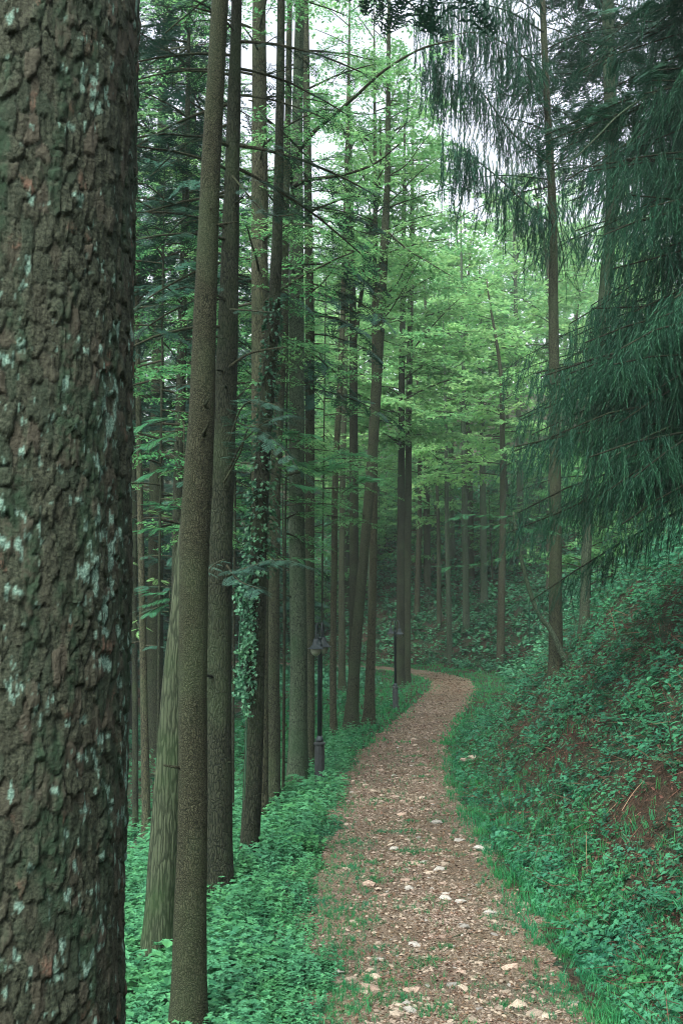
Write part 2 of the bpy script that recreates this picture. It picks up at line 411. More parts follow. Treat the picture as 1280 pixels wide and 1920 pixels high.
aa = axis_steps([(arcY(3.2), arcY(12), .032, .035), (arcY(12), arcY(26), .035, .09), (arcY(26), PARC[-1] - .1, .1, .3)])
SA, AA = np.meshgrid(ss, aa)
PX, PY = path_local(SA, AA)
ZB = zpath(AA) + path_h(PX, PY, SA) + 0.0
i2 = np.arange(PX.size).reshape(PX.shape)
QP = np.stack([i2[:-1, :-1], i2[:-1, 1:], i2[1:, 1:], i2[1:, :-1]], -1).reshape(-1, 4)
m, n, out = nodes_mat('path_litter')
tc = n.nodes.new('ShaderNodeTexCoord')
def nzv(sc_, d=4.0, r=.6):
    q = N(n, 'ShaderNodeTexNoise', Scale=float(sc_), Detail=d, Roughness=r); n.links.new(tc.outputs['Object'], q.inputs['Vector']); return q.outputs['Fac']
vo = N(n, 'ShaderNodeTexVoronoi', feature='F1', Scale=46.0); n.links.new(tc.outputs['Object'], vo.inputs['Vector'])
sep = n.nodes.new('ShaderNodeSeparateColor'); n.links.new(vo.outputs['Color'], sep.inputs[0])
ve = N(n, 'ShaderNodeTexVoronoi', feature='DISTANCE_TO_EDGE', Scale=46.0); n.links.new(tc.outputs['Object'], ve.inputs['Vector'])
c = mixc(n, ramp(n, nzv(60, 5.0, .75), .35, .68), (.065, .050, .034), (.225, .175, .118))
gcol = mixc(n, sep.outputs[0], (.18, .145, .115), (.34, .29, .22))
gm = mul(n, mul(n, ramp(n, nzv(1.3), .36, .56), ramp(n, sep.outputs[1], .35, .5)), ramp(n, ve.outputs['Distance'], .02, .12))
c = mixc(n, gm, c, gcol)
c = mixc(n, mul(n, ramp(n, nzv(.8, 3.0), .45, .7), .55), c, (.085, .068, .052))
c = mixc(n, mul(n, ramp(n, nzv(2.1), .50, .68), mul(n, ramp(n, nzv(22), .45, .6), .6)), c, (.035, .10, .05))
b = n.nodes.new('ShaderNodeBump'); b.inputs['Distance'].default_value = .02; n.links.new(mul(n, nzv(70, 5.0, .7), mul(n, gm, .5), 'ADD'), b.inputs['Height'])
p = N(n, 'ShaderNodeBsdfPrincipled', Roughness=.9); p.inputs['Specular IOR Level'].default_value = .15
n.links.new(c, p.inputs['Base Color']); n.links.new(b.outputs[0], p.inputs['Normal']); n.links.new(p.outputs[0], out.inputs[0])
path = link('path', mesh_np('path', np.stack([PX.ravel(), PY.ravel(), ZB.ravel()], -1), QP, None, True, [m]), kind='structure')
def pz(X, Y):
    s, a = pathq(X, Y); return zpath(a) + path_h(X, Y, s)

# stones: rough flat lumps
def stone_mesh(seed, mat):
    r = np.random.default_rng(seed)
    import bmesh
    bm = bmesh.new(); 
    bmesh.ops.create_icosphere(bm, subdivisions=1, radius=1)
    pl = [(Vector(r.normal(size=3)).normalized(), r.uniform(.5, .85)) for _ in range(7)]
    for v in bm.verts:
        for nrm, d in pl:
            k = v.co.dot(nrm)
            if k > d: v.co -= nrm * (k - d)
        v.co *= 1 + r.uniform(-.06, .06)
        v.co.x *= 1.0; v.co.y *= r.uniform(.62, .66) ; v.co.z *= .42
    me = bpy.data.meshes.new('stone'); bm.to_mesh(me); bm.free(); me.materials.append(mat)
    return me
M_STONE = plain_mat('stone_surface', (.34, .285, .215), .85, 0, .22, .01, 14)
M_STONEP = plain_mat('pink_stone_surface', (.33, .25, .19), .85, 0, .2, .01, 14)
M_STONEG = plain_mat('grey_stone_surface', (.31, .30, .26), .85, 0, .22, .01, 14)
SM = [stone_mesh(100 + i, (M_STONE, M_STONE, M_STONEG, M_STONEP)[i % 4]) for i in range(16)]
# hand-placed larger stones: pixel x, y, width in pixels
BIG = [(692, 1870, 36), (712, 1812, 20), (690, 1808, 18), (713, 1778, 17), (694, 1833, 20), (700, 1844, 40), (655, 1846, 26), (634, 1852, 22), (620, 1855, 24), (638, 1838, 16),
       (775, 1872, 26), (768, 1912, 34), (745, 1915, 26), (838, 1698, 28), (930, 1690, 14), (916, 1722, 32), (950, 1830, 40), (928, 1764, 18), (952, 1862, 16), (948, 1876, 26), (970, 1902, 44),
       (1000, 1915, 30), (1050, 1900, 18), (1075, 1893, 22), (1062, 1827, 12), (876, 1887, 14), (780, 1630, 26), (820, 1640, 26), (818, 1552, 24), (862, 1585, 22), (895, 1600, 24), (802, 1525, 18),
       (660, 1740, 24), (648, 1752, 14), (600, 1780, 16), (612, 1790, 16), (715, 1512, 16), (752, 1535, 18), (630, 1565, 14), (790, 1350, 10), (800, 1378, 14), (770, 1440, 10), (835, 1628, 22),
       (650, 1540, 16), (735, 1600, 22), (760, 1660, 24), (690, 1670, 26), (720, 1695, 22), (650, 1640, 18), (870, 1750, 22), (900, 1820, 20), (860, 1840, 24), (840, 1905, 22), (800, 1890, 18), (1020, 1845, 16)]
stones = 0
for (x, y, wd) in BIG:
    P = hit(x, y); L = wd / F * P[1] / 1.55
    o = link('stone', SM[rng.integers(16)], path, (P[0], P[1], float(pz(P[[0]], P[[1]])[0]) + L * .02)); o.rotation_euler = (rng.uniform(-.25, .25), rng.uniform(-.25, .25), rng.uniform(-.5, .5)); o.scale = (L, L * rng.uniform(.8, 1.2), L * rng.uniform(.6, 1.1)); stones += 1
while stones < 298:
    Y = 5.9 * (26 / 5.9) ** rng.random() ** 1.2
    s = rng.normal(0, .5); 
    if abs(s) > .95: continue
    X, Yw = path_local(np.array([s]), np.array([arcY(Y)]))
    if fbm(X * 1.1, Yw * 1.1, seed=31)[0] < .40 and rng.random() < .7: continue
    L = .020 + .036 * rng.random() ** 2.2; L *= 1 + Y / 24
    o = link('stone', SM[rng.integers(16)], path, (X[0], Yw[0], float(pz(X, Yw)[0]) + L * .0)); o.rotation_euler = (rng.uniform(-.2, .2), rng.uniform(-.2, .2), rng.uniform(0, 6.28)); o.scale = (L, L * rng.uniform(.8, 1.2), L * rng.uniform(.5, 1.1)); stones += 1

# gravel too small to pick apart, and dead leaves and twigs lying on the path
def unit_up(nn, tilt): 
    D = rng.normal(size=(nn, 3)); D[:, 2] *= tilt; U = np.tile([0, 0, 1.0], (nn, 1)) + rng.normal(size=(nn, 3)) * tilt
    return frames(D, U)
octa = (np.array([[1, 0, 0], [-.8, .1, 0], [.1, .7, 0], [0, -.65, 0], [.1, .1, .45], [.2, -.1, -.3]]), np.array([[0, 2, 4], [2, 1, 4], [1, 3, 4], [3, 0, 4], [2, 0, 5], [1, 2, 5], [3, 1, 5], [0, 3, 5]]), np.zeros(6))
def on_path(nn, y0, y1, spread, pw=1.0):
    Y = y0 * (y1 / y0) ** (rng.random(nn) ** pw); s = rng.normal(0, spread, nn); k = np.abs(s) < 1.15
    X, Yw = path_local(s[k], arcY(Y[k])); return X, Yw
X, Y = on_path(16000, 5.6, 34, .55); k = fbm(X * 1.1, Y * 1.1, seed=31) + rng.random(len(X)) * .25 > .5; X, Y = X[k], Y[k]
acc = Acc(); L = (.006 + .014 * rng.random(len(X)) ** 2) * (1 + Y / 16)
scatter(acc, [octa], np.stack([X, Y, pz(X, Y) + L * .1], -1), unit_up(len(X), .15), L, rng.random(len(X)))
M_GRAVEL = leaf_mat('gravel_chip', (.12, .098, .07), (.33, .28, .21), 0.0, .85)
link('gravel', acc.mesh('gravel', M_GRAVEL), path, kind='stuff')

def leaf2(L=1, W=.5, fold=.12, a=0.0):
    return (np.array([[0, 0, 0], [.42 * L, W / 2, fold], [L, 0, -.03], [.42 * L, -W / 2, fold]]), np.array([[0, 2, 1], [0, 3, 2]]), np.full(4, a))
acc = Acc()
X, Y = on_path(42000, 5.6, 46, .7)
L = (.010 + .018 * rng.random(len(X))) * (1 + Y / 16)
scatter(acc, [leaf2(1, .55, .15), leaf2(1, .12, .05), leaf2(1, .8, -.2)], np.stack([X, Y, pz(X, Y) + .003], -1), unit_up(len(X), .18), L, rng.random(len(X)) ** 1.6)
lit = link('leaf_litter', acc.mesh('leaf_litter', M_LITTER), kind='stuff'); tag(lit, 'small brown dead leaves and needles strewn over the dirt path', 'leaf litter')

# ------------------------------------------------------------------ ground plants
def join_t(parts):
    V = []; T = []; A = []; n0 = 0
    for v, t, a in parts:
        V.append(v); T.append(t + n0); A.append(np.broadcast_to(a, (len(v),))); n0 += len(v)
    return np.concatenate(V), np.concatenate(T), np.concatenate(A)
def rot_t(t, R, p, s=1.0, a=0.0): return (t[0] @ np.asarray(R).T * s + np.asarray(p), t[1], t[2] + a)
def RM(d, u=(0, 0, 1)): return frames(np.array([d], float), np.array([u], float))[0]
def herb(seed, tiers=5, H=1.0, leaf=.26):
    r = np.random.default_rng(seed); parts = []
    lean = r.normal(0, .12, 2)
    for k in range(tiers):
        z = H * (.2 + .8 * k / (tiers - 1)); a0 = k * PI / 2 + r.uniform(0, 3)
        L = leaf * (1.15 - .55 * k / (tiers - 1))
        for j in range(3 if k < tiers - 1 else 4):
            a = a0 + j * 2 * PI / (3 if k < tiers - 1 else 4) + r.uniform(-.3, .3)
            d = (math.cos(a), math.sin(a), r.uniform(-.25, .35))
            parts.append(rot_t(leaf2(1, .72, .1), RM(d), (lean[0] * z, lean[1] * z, z), L * r.uniform(.8, 1.2), .12 * k / tiers + r.uniform(-.15, .15)))
    parts.append((np.array([[0, .008, 0], [0, -.008, 0], [lean[0] * H, lean[1] * H, H]]), np.array([[0, 1, 2]]), np.zeros(3)))
    return join_t(parts)
HERBS = [herb(i) for i in range(5)]
HERBLOD = [herb(10 + i, 3, 1.0, .34) for i in range(3)]
def tuft(seed, nb=7, ww=.021):
    r = np.random.default_rng(seed); parts = []
    for k in range(nb):
        a = r.uniform(0, 2 * PI); L = r.uniform(.6, 1.1); lean = r.uniform(.15, .75); wd = ww * r.uniform(.7, 1.3)
        d = np.array([math.cos(a), math.sin(a)]); sd_ = np.array([-d[1], d[0]]); b0 = r.normal(0, .12, 2)
        z1, z2 = L * .55, L * (1 - .4 * lean)
        p1 = b0 + d * lean * .25 * L; p2 = b0 + d * lean * .9 * L
        V = np.array([[*(b0 + sd_ * wd), 0], [*(b0 - sd_ * wd), 0], [*(p1 + sd_ * wd * .8), z1], [*(p1 - sd_ * wd * .8), z1], [*p2, z2]])
        parts.append((V, np.array([[0, 1, 3], [0, 3, 2], [2, 3, 4]]), np.full(5, r.uniform(-.2, .2)) + np.array([-.1, -.1, 0, 0, .15])))
    return join_t(parts)
TUFTS = [tuft(50 + i) for i in range(5)]
TUFTLO = [tuft(60 + i, 3, .09) for i in range(4)]
def lowpatch(seed, nl=8):       # flat leaves close to the soil
    r = np.random.default_rng(seed); parts = []
    for k in range(nl):
        a = r.uniform(0, 2 * PI); rr = r.uniform(0, .9)
        d = (math.cos(a * 1.7), math.sin(a * 1.7), r.uniform(-.3, .5))
        parts.append(rot_t(leaf2(1, .75, .1), RM(d), (rr * math.cos(a), rr * math.sin(a), r.uniform(.1, .75)), r.uniform(.3, .5), r.uniform(-.2, .2)))
    return join_t(parts)
LOWS = [lowpatch(80 + i) for i in range(5)]
def fern(seed, nf=7, npin=9):
    r = np.random.default_rng(seed); parts = []
    for k in range(nf):
        a = k * 2 * PI / nf + r.uniform(-.3, .3); L = r.uniform(.75, 1.1); up = r.uniform(.5, .9)
        d = np.array([math.cos(a), math.sin(a), 0]); sd_ = np.array([-d[1], d[0], 0])
        f = lambda t: d * L * t + np.array([0, 0, up * (t * 1.15 - t * t * .85)])
        tp = np.linspace(0, 1, 6); V, T = tube([f(t) for t in tp], .012 * (1 - .7 * tp), 3, False); parts.append((V, T, -.2))
        for j in range(npin):
            t = .15 + .83 * j / npin; pl = .30 * math.sin(PI * (t * .8 + .2)) * L
            tg = f(t + .02) - f(t); tg /= np.linalg.norm(tg)
            for s in (-1, 1):
                parts.append(rot_t(leaf2(1, .26, .0), RM(tg * .45 + sd_ * s - np.array([0, 0, .12])), f(t), pl, r.uniform(-.12, .12)))
    return join_t(parts)
FERNS = [fern(120 + i) for i in range(4)]

def up_frames(nn, tilt=.15, nrm=None):
    a = rng.uniform(0, 2 * PI, nn); D = np.stack([np.cos(a), np.sin(a), np.zeros(nn)], -1)
    U = np.tile([0, 0, 1.0], (nn, 1)) + rng.normal(0, tilt, (nn, 3))
    if nrm is not None: U = U + nrm
    S = np.cross(U, D); S /= np.linalg.norm(S, axis=1)[:, None]; U /= np.linalg.norm(U, axis=1)[:, None]; D = np.cross(S, U)
    return np.stack([D, S, U], -1)
def cand(nn, y0, y1, x0=-.42, x1=.42, xa=-1.0, xb=1.5, pw=1.0):
    Y = y0 * (y1 / y0) ** (rng.random(nn) ** pw); u = rng.random(nn)
    X = (x0 * Y + xa) + u * ((x1 - x0) * Y + xb - xa)
    return X, Y
# 1. herbs on the left shoulder and running down into the trees
X, Y = cand(42000, 5.2, 40, -.42, .25, -1.0, .5)
s, a = pathq(X, Y); e = -s - HW
edge = .10 - .16 * sstep(10, 6, Y) + .36 * (fbm(X * 1.2, Y * 1.2, seed=41) - .5) * 2 + .15 * sstep(10, 5, Y)
k = (s < 0) & (e > edge) & (rng.random(len(X)) < np.where(e < 2.4, 1, np.exp(-(e - 2.4) / 2.2))) & (fbm(X * .8, Y * .8, seed=44) + .5 * sstep(2.2, 1.6, e) > .42)
k &= ~((Y > 25) & (rng.random(len(X)) < .5))
X, Y, e, ed = X[k], Y[k], e[k], edge[k]
bush = fbm(X * 1.9, Y * 1.9, seed=47)
H = (.10 + .17 * bush) * sstep(-.1, .7, e - ed + .15) + .05; H *= np.interp(Y, [6, 14, 24, 40], [1, 1.15, 1.1, .8])
tn = np.clip(-.05 + 1.1 * fbm(X * 1.6, Y * 1.6, seed=48) + rng.normal(0, .2, len(X)), 0, 1) * np.interp(e, [0, 1.8, 4], [1, .85, .4])
acc = Acc(); Z = ground(X, Y); P = np.stack([X, Y, Z - .01], -1)
near = Y < 13
scatter(acc, HERBS * 2 + TUFTS[:3] + LOWS[:2], P[near], up_frames(near.sum()), (H * rng.uniform(.75, 1.25, len(X)))[near], tn[near])
far_ = ~near
scatter(acc, HERBLOD, P[far_], up_frames(far_.sum()), (H * rng.uniform(.8, 1.3, len(X)))[far_], tn[far_])
o = link('ground_cover', acc.mesh('ground_cover', M_HERB), kind='stuff'); tag(o, 'dense pale green leafy herbs covering the shoulder left of the path', 'ground cover')
print('herbs', len(X), acc.n)

# 2. grass: right verge, path edges, tufts in the middle of the path, inside of the bend
X, Y = cand(36000, 5.2, 24, -.2, .36, -.5, 1.0)
Xb = rng.uniform(-3, 11, 34000); Yb = rng.uniform(23, 60, 34000); X = np.concatenate([X, Xb]); Y = np.concatenate([Y, Yb])
s, a = pathq(X, Y); e = np.abs(s) - HW; on = verge(a)
nz1 = fbm(X * 1.4, Y * 1.4, seed=51); nz2 = fbm(X * 2.4, Y * 2.4, seed=52)
pr = np.zeros(len(X))
pr = np.where((s > 0) & (e > -.04 + 1.1 * (nz2 - .5)), np.exp(-np.maximum(0, e - on - .45) / .28), pr)
bend = sstep(19, 25, Y)
pr = np.where((s < 0) & (e > -.10 + 1.5 * (nz2 - .5)), np.where(e < .5, .75, bend * np.exp(-np.maximum(0, e - 4) / 3)), pr)
mid = (np.abs(s) < .95) & (Y < 24)
nz3 = fbm(X * 6.5, Y * 6.5, seed=53, oct=2)
pm = .5 * sstep(.53, .56, .6 * nz2 + .4 * nz3 * 1.2 + .075 * np.exp(-((s + .05) / .2) ** 2) + .15 * sstep(-.15, -.7, s) * sstep(13, 7, Y) + .07 * sstep(.5, .8, np.abs(s)) - .015)
pr = np.where(mid & (e < 0), np.maximum(pm, pr), pr)
k = rng.random(len(X)) < pr
X, Y, s, e = X[k], Y[k], s[k], e[k]
inn = e < .0
Z = np.where(e < .1, np.maximum(pz(X, Y), ground(X, Y)), ground(X, Y)) - .008
H = np.where(inn | (s < 0) & (Y < 20), .035 + .035 * rng.random(len(X)), .04 + .12 * rng.random(len(X)) ** 1.5 * (.4 + fbm(X * 1.2, Y * 1.2, seed=54))) * (1 + Y / 45)
acc = Acc()
tn = np.clip(-.08 + .95 * fbm(X * .9, Y * .9, seed=55) + rng.normal(0, .15, len(X)) - .12 * inn, 0, 1)
P_ = np.stack([X, Y, Z], -1); q = Y < 23
scatter(acc, TUFTS, P_[q], up_frames(q.sum(), .2), H[q], tn[q])
scatter(acc, TUFTLO, P_[~q], up_frames((~q).sum(), .25), H[~q] * np.interp(Y[~q], [24, 40, 48], [1.0, .6, .5]), tn[~q] * .8 + .2)
o = link('grass', acc.mesh('grass', M_GRASS), kind='stuff'); tag(o, 'bright green short grass along the path edges and inside the bend', 'grass')
print('grass', len(X), acc.n)

bl = Acc(); BX, BY, BS = [], [], []
for (px, py, rr) in ((778, 1425, .12), (785, 1440, .1), (785, 1462, .12), (718, 1508, .14), (768, 1548, .10), (765, 1570, .14), (770, 1605, .16), (778, 1630, .12), (718, 1570, .12), (660, 1590, .14), (822, 1550, .10), (820, 1605, .10), (650, 1640, .2), (700, 1660, .14), (600, 1700, .22), (640, 1720, .2), (680, 1745, .14), (720, 1790, .09),
                     (640, 1790, .12), (600, 1820, .16), (660, 1800, .1), (690, 1850, .08), (650, 1870, .14), (740, 1865, .13), (760, 1890, .12), (715, 1895, .1), (800, 1815, .12), (830, 1795, .09), (930, 1755, .08), (1000, 1780, .07), (940, 1900, .09), (810, 1910, .12), (625, 1900, .14), (580, 1860, .18), (1065, 1862, .14), (1090, 1885, .16), (1120, 1905, .2), (1048, 1838, .08), (700, 1625, .1), (690, 1710, .09)):
    P0 = hit(px, py); nb_ = int(900 * rr * rr * 6); a_ = rng.uniform(0, 6.28, nb_); q_ = rr * np.sqrt(rng.random(nb_)) * rng.uniform(.6, 1.15, nb_) * (1 + P0[1] / 30)
    BX.append(P0[0] + q_ * np.cos(a_) * 1.3); BY.append(P0[1] + q_ * np.sin(a_)); BS.append(rng.uniform(.03, .055, nb_) * (1 + P0[1] / 30) * (1.15 - .5 * q_ / rr))
BX, BY, BS = map(np.concatenate, (BX, BY, BS))
scatter(bl, TUFTS, np.stack([BX, BY, np.maximum(pz(BX, BY), ground(BX, BY)) - .006], -1), up_frames(len(BX), .3), BS, np.clip(rng.normal(.3, .16, len(BX)), 0, 1))
o = link('grass_patches', bl.mesh('grass_patches', M_GRASS), kind='stuff'); tag(o, 'low tufts of grass growing in patches on the stony path', 'grass')

# 3. mixed low plants on the right bank, with bare brown patches
X, Y = cand(40000, 5.2, 44, .0, .5, .8, 2.0)
s, a = pathq(X, Y); e = s - HW; on = verge(a)
patch = fbm(X * .75, Y * .75, seed=61); p2 = fbm(X * 2.6, Y * 2.6, seed=62)
brown = np.exp(-(((e - 2.2) / 1.5) ** 2 + ((Y - 9.5) / 3.0) ** 2)) * .17 + np.exp(-(((e - 1.2) / .9) ** 2 + ((Y - 15) / 3.5) ** 2)) * .12
dens = sstep(.34, .54, .45 * patch + .55 * p2 + .06 - brown + .1 * sstep(3, 6, e) + .06 * sstep(18, 26, Y))
k = (s > 0) & (e > on * .8) & (rng.random(len(X)) < .22 + .78 * dens)
X, Y, e, dens, p2 = X[k], Y[k], e[k], dens[k], p2[k]
Z = ground(X, Y); nr = np.stack([-.5 + 0 * X, 0 * X, 0 * X], -1)
tn = np.clip(.12 + .9 * fbm(X * 1.3, Y * 1.3, seed=63) + rng.normal(0, .22, len(X)), 0, 1)
H = (.035 + .085 * rng.random(len(X)) ** 1.5 * (.5 + p2)) * (1 + Y / 20) * (1 + .8 * sstep(3, 6, e))
acc = Acc(); P = np.stack([X, Y, Z], -1); kk = rng.random(len(X))
q = kk < .45; scatter(acc, LOWS, P[q], up_frames(q.sum(), .25, nr[q]), H[q], tn[q])
q = (kk >= .45) & (kk < .8); scatter(acc, HERBLOD, P[q], up_frames(q.sum(), .3, nr[q]), H[q] * 1.1, tn[q])
q = kk >= .8; scatter(acc, TUFTS, P[q], up_frames(q.sum(), .4, nr[q]), H[q], tn[q] * .8)
o = link('bank_plants', acc.mesh('bank_plants', M_BANK), kind='stuff'); tag(o, 'mixed low herbs and ivy covering the steep bank right of the path', 'ground cover')
print('bank', len(X), acc.n)
# dry stems and litter on the bank
X, Y = cand(44000, 5.4, 34, .05, .5, .8, 2.0); s, a = pathq(X, Y); k = (s > HW + .35); X, Y = X[k], Y[k]
acc = Acc(); Z = ground(X, Y) + .02 + .03 * rng.random(len(X)); L = (.012 + .026 * rng.random(len(X))) * (1 + Y / 16)
D = rng.normal(size=(len(X), 3)) * [1, 1, .5]; R = frames(D, np.tile([-.5, 0, 1.0], (len(X), 1)) + rng.normal(0, .4, (len(X), 3)))
scatter(acc, [leaf2(1, .5, .1), leaf2(1, .3, -.1), leaf2(5, .06, .05), leaf2(7, .05, .12)], np.stack([X, Y, Z], -1), R, L, rng.random(len(X)) ** 1.3)
o = link('bank_litter', acc.mesh('bank_litter', M_BANKLIT), kind='stuff'); tag(o, 'dry brown leaves and stems lying on the right bank', 'leaf litter')

# 4. ivy-like cover on the far hillside and in the left valley
def cover(name, label, nn, xr, yr, size, thr, seed, mat, pw=1.0):
    X = rng.uniform(*xr, nn); Y = yr[0] * (yr[1] / yr[0]) ** (rng.random(nn) ** pw)
    s, a = pathq(X, Y); e = np.abs(s) - HW
    vis = (np.abs(X) < .42 * Y + 3)
    k = vis & (e > np.where(s > 0, verge(a) * .9, 2.2)) & (fbm(X * .55, Y * .55, seed=seed) + .25 * rng.random(nn) > thr)
    X, Y = X[k], Y[k]; Z = ground(X, Y)
    acc = Acc(); H = size * (.6 + rng.random(len(X))) * (.6 + Y / 80)
    tn = np.clip(-.1 + 1.0 * fbm(X * .5, Y * .5, seed=seed + 5) + rng.normal(0, .2, len(X)), 0, 1)
    scatter(acc, LOWS, np.stack([X, Y, Z + .02], -1), up_frames(len(X), .3), H, tn)
    o = link(name, acc.mesh(name, mat), kind='stuff'); tag(o, label, 'ground cover'); print(name, len(X))
cover('hillside_ivy', 'dark green ivy carpeting the hillside behind the bend of the path', 22000, (-12, 32), (38, 84), .32, .33, 71, M_FAR, 1.1)
cover('valley_undergrowth', 'dark green undergrowth on the slope falling away left of the trunks', 9000, (-24, 1), (8, 80), .26, .52, 72, M_FAR)

# ------------------------------------------------------------------ foliage templates (unit length along +x)
def twig_t(pts, r): V, T = tube(pts, r, 3, False); return (V, T, -.35)
def fir_spray(seed, ns=9, nn=8, nl=.075, nw=.012):
    """flat fir frond of needle-set side twigs"""
    r = np.random.default_rng(seed); parts = []; V = []; T = []; A = []; c = 0
    def needles(p0, d, L, cnt):
        nonlocal c
        sd_ = np.array([-d[1], d[0], 0])
        for j in range(cnt):
            p = p0 + d * L * (j + .5) / cnt
            for s in (-1, 1):
                q = d * .55 + sd_ * s + np.array([0, 0, r.uniform(-.15, .35)]); q /= np.linalg.norm(q)
                ln = nl * r.uniform(.7, 1.1)
                V.extend([p - d * nw, p + d * nw, p + q * ln]); T.append([c, c + 1, c + 2]); A.extend([-.08, -.08, .18]); c += 3
        e_ = p0 + d * L
    dd = np.array([1.0, 0, 0])
    needles(np.zeros(3), dd, 1.0, 14)
    for j in range(ns):
        t = .08 + .85 * j / ns; L = .42 * (1 - t) + .08
        for s in (-1, 1):
            a = s * r.uniform(.75, 1.0); d = np.array([math.cos(a), math.sin(a), r.uniform(-.25, .05)])
            needles(np.array([t, 0, 0]), d, L, max(2, int(nn * L / .45)))
            parts.append((np.array([[t, 0, .0], [t + .012, 0, 0], np.array([t, 0, 0]) + d * L]), np.array([[0, 1, 2]]), -.3))
    parts.append((np.array(V), np.array(T), np.array(A)))
    parts.append(twig_t([[0, 0, 0], [1, 0, -.02]], [.008, .004]))
    v, t, a = join_t(parts); v = v.copy(); v[:, 2] -= .22 * v[:, 0] ** 2 + .25 * np.abs(v[:, 1]) ** 1.5
    return v, t, a
FIR = [fir_spray(200 + i) for i in range(3)]
FIRLO = [fir_spray(210 + i, 6, 3, .13, .03) for i in range(3)]
def feather(seed, ns=9, lf=.085, wob=.5, per=4):
    """airy twig with small flat leaves, as larch or young beech reads from afar"""
    r = np.random.default_rng(seed); parts = []
    for j in range(ns):
        t = .1 + .88 * j / ns; L = (.45 * (1 - t) + .10) * r.uniform(.7, 1.2)
        for s in (-1, 1):
            if r.random() < .12: continue
            a = s * r.uniform(.7, 1.15); d = np.array([math.cos(a), math.sin(a), r.uniform(-.2, .15)])
            parts.append((np.array([[t, 0, 0], [t + .01, 0, 0], np.array([t, 0, 0]) + d * L]), np.array([[0, 1, 2]]), -.4))
            for q in range(max(1, int(per * L / .4 + .5))):
                u = r.uniform(.2, 1.05); ld = np.array([d[0] + r.normal(0, wob), d[1] + r.normal(0, wob), r.normal(0, wob * .6)])
                parts.append(rot_t(leaf2(1, .6, .05), RM(ld, (r.normal(0, .25), r.normal(0, .25), 1)), np.array([t, 0, 0]) + d * L * u, lf * r.uniform(.7, 1.3), r.uniform(-.2, .2)))
    parts.append(twig_t([[0, 0, 0], [1, 0, 0]], [.007, .003]))
    v, t, a = join_t(parts); v = v.copy(); v[:, 2] -= .15 * v[:, 0] ** 2
    return v, t, a
FEATH = [feather(240 + i, 8, .15, .5, 4) for i in range(4)]
FEATHLO = [feather(250 + i, 5, .24, .5, 3) for i in range(3)]
FEATHF = [feather(245 + i, 9, .10, .4, 4) for i in range(3)]
BROAD = [feather(260 + i, 5, .24, .9, 3) for i in range(3)]
def frond(seed, ns=20, lf=.10):
    """flat herring-bone frond of short soft leaves"""
    r = np.random.default_rng(seed); parts = []
    for j in range(ns):
        t = j / ns; L = .20 * math.sin(PI * (.15 + .8 * t)) + .04
        for s in (-1, 1):
            d = np.array([.35, s, r.uniform(-.2, .05)])
            parts.append(rot_t(leaf2(1, .22, .02), RM(d), (t, 0, 0), L, r.uniform(-.15, .15)))
    parts.append(twig_t([[0, 0, 0], [1, 0, 0]], [.008, .003]))
    v, t, a = join_t(parts); v = v.copy(); v[:, 2] -= .18 * v[:, 0] ** 2
    return v, t, a
FRONDS = [frond(270 + i) for i in range(3)]
def strand(seed, nn=15, nl=.12):
    """hanging shoot set with short needles; unit length, +x points down the shoot"""
    r = np.random.default_rng(seed); V = []; T = []; A = []; c = 0
    ph = r.uniform(0, 6)
    f = lambda t: np.array([t, .03 * math.sin(4 * t + ph) * t, .03 * math.cos(3 * t + ph) * t])
    for j in range(nn):
        t = j / nn; p = f(t); a = r.uniform(0, 2 * PI)
        for s in (0, PI):
            q = np.array([.85, .55 * math.cos(a + s), .55 * math.sin(a + s)]); ln = nl * r.uniform(.8, 1.4) * (1.1 - .4 * t)
            sd_ = np.array([0, -math.sin(a + s), math.cos(a + s)]) * .012
            V.extend([p - sd_, p + sd_, p + q * ln]); T.append([c, c + 1, c + 2]); A.extend([-.1, -.1, .15]); c += 3
    tw = twig_t([f(t) for t in (0, .5, 1)], [.008, .006, .003])
    return join_t([(np.array(V), np.array(T), np.array(A)), tw])
STRANDS = [strand(290 + i) for i in range(4)]
STRANDLO = [strand(295 + i, 10, .17) for i in range(3)]

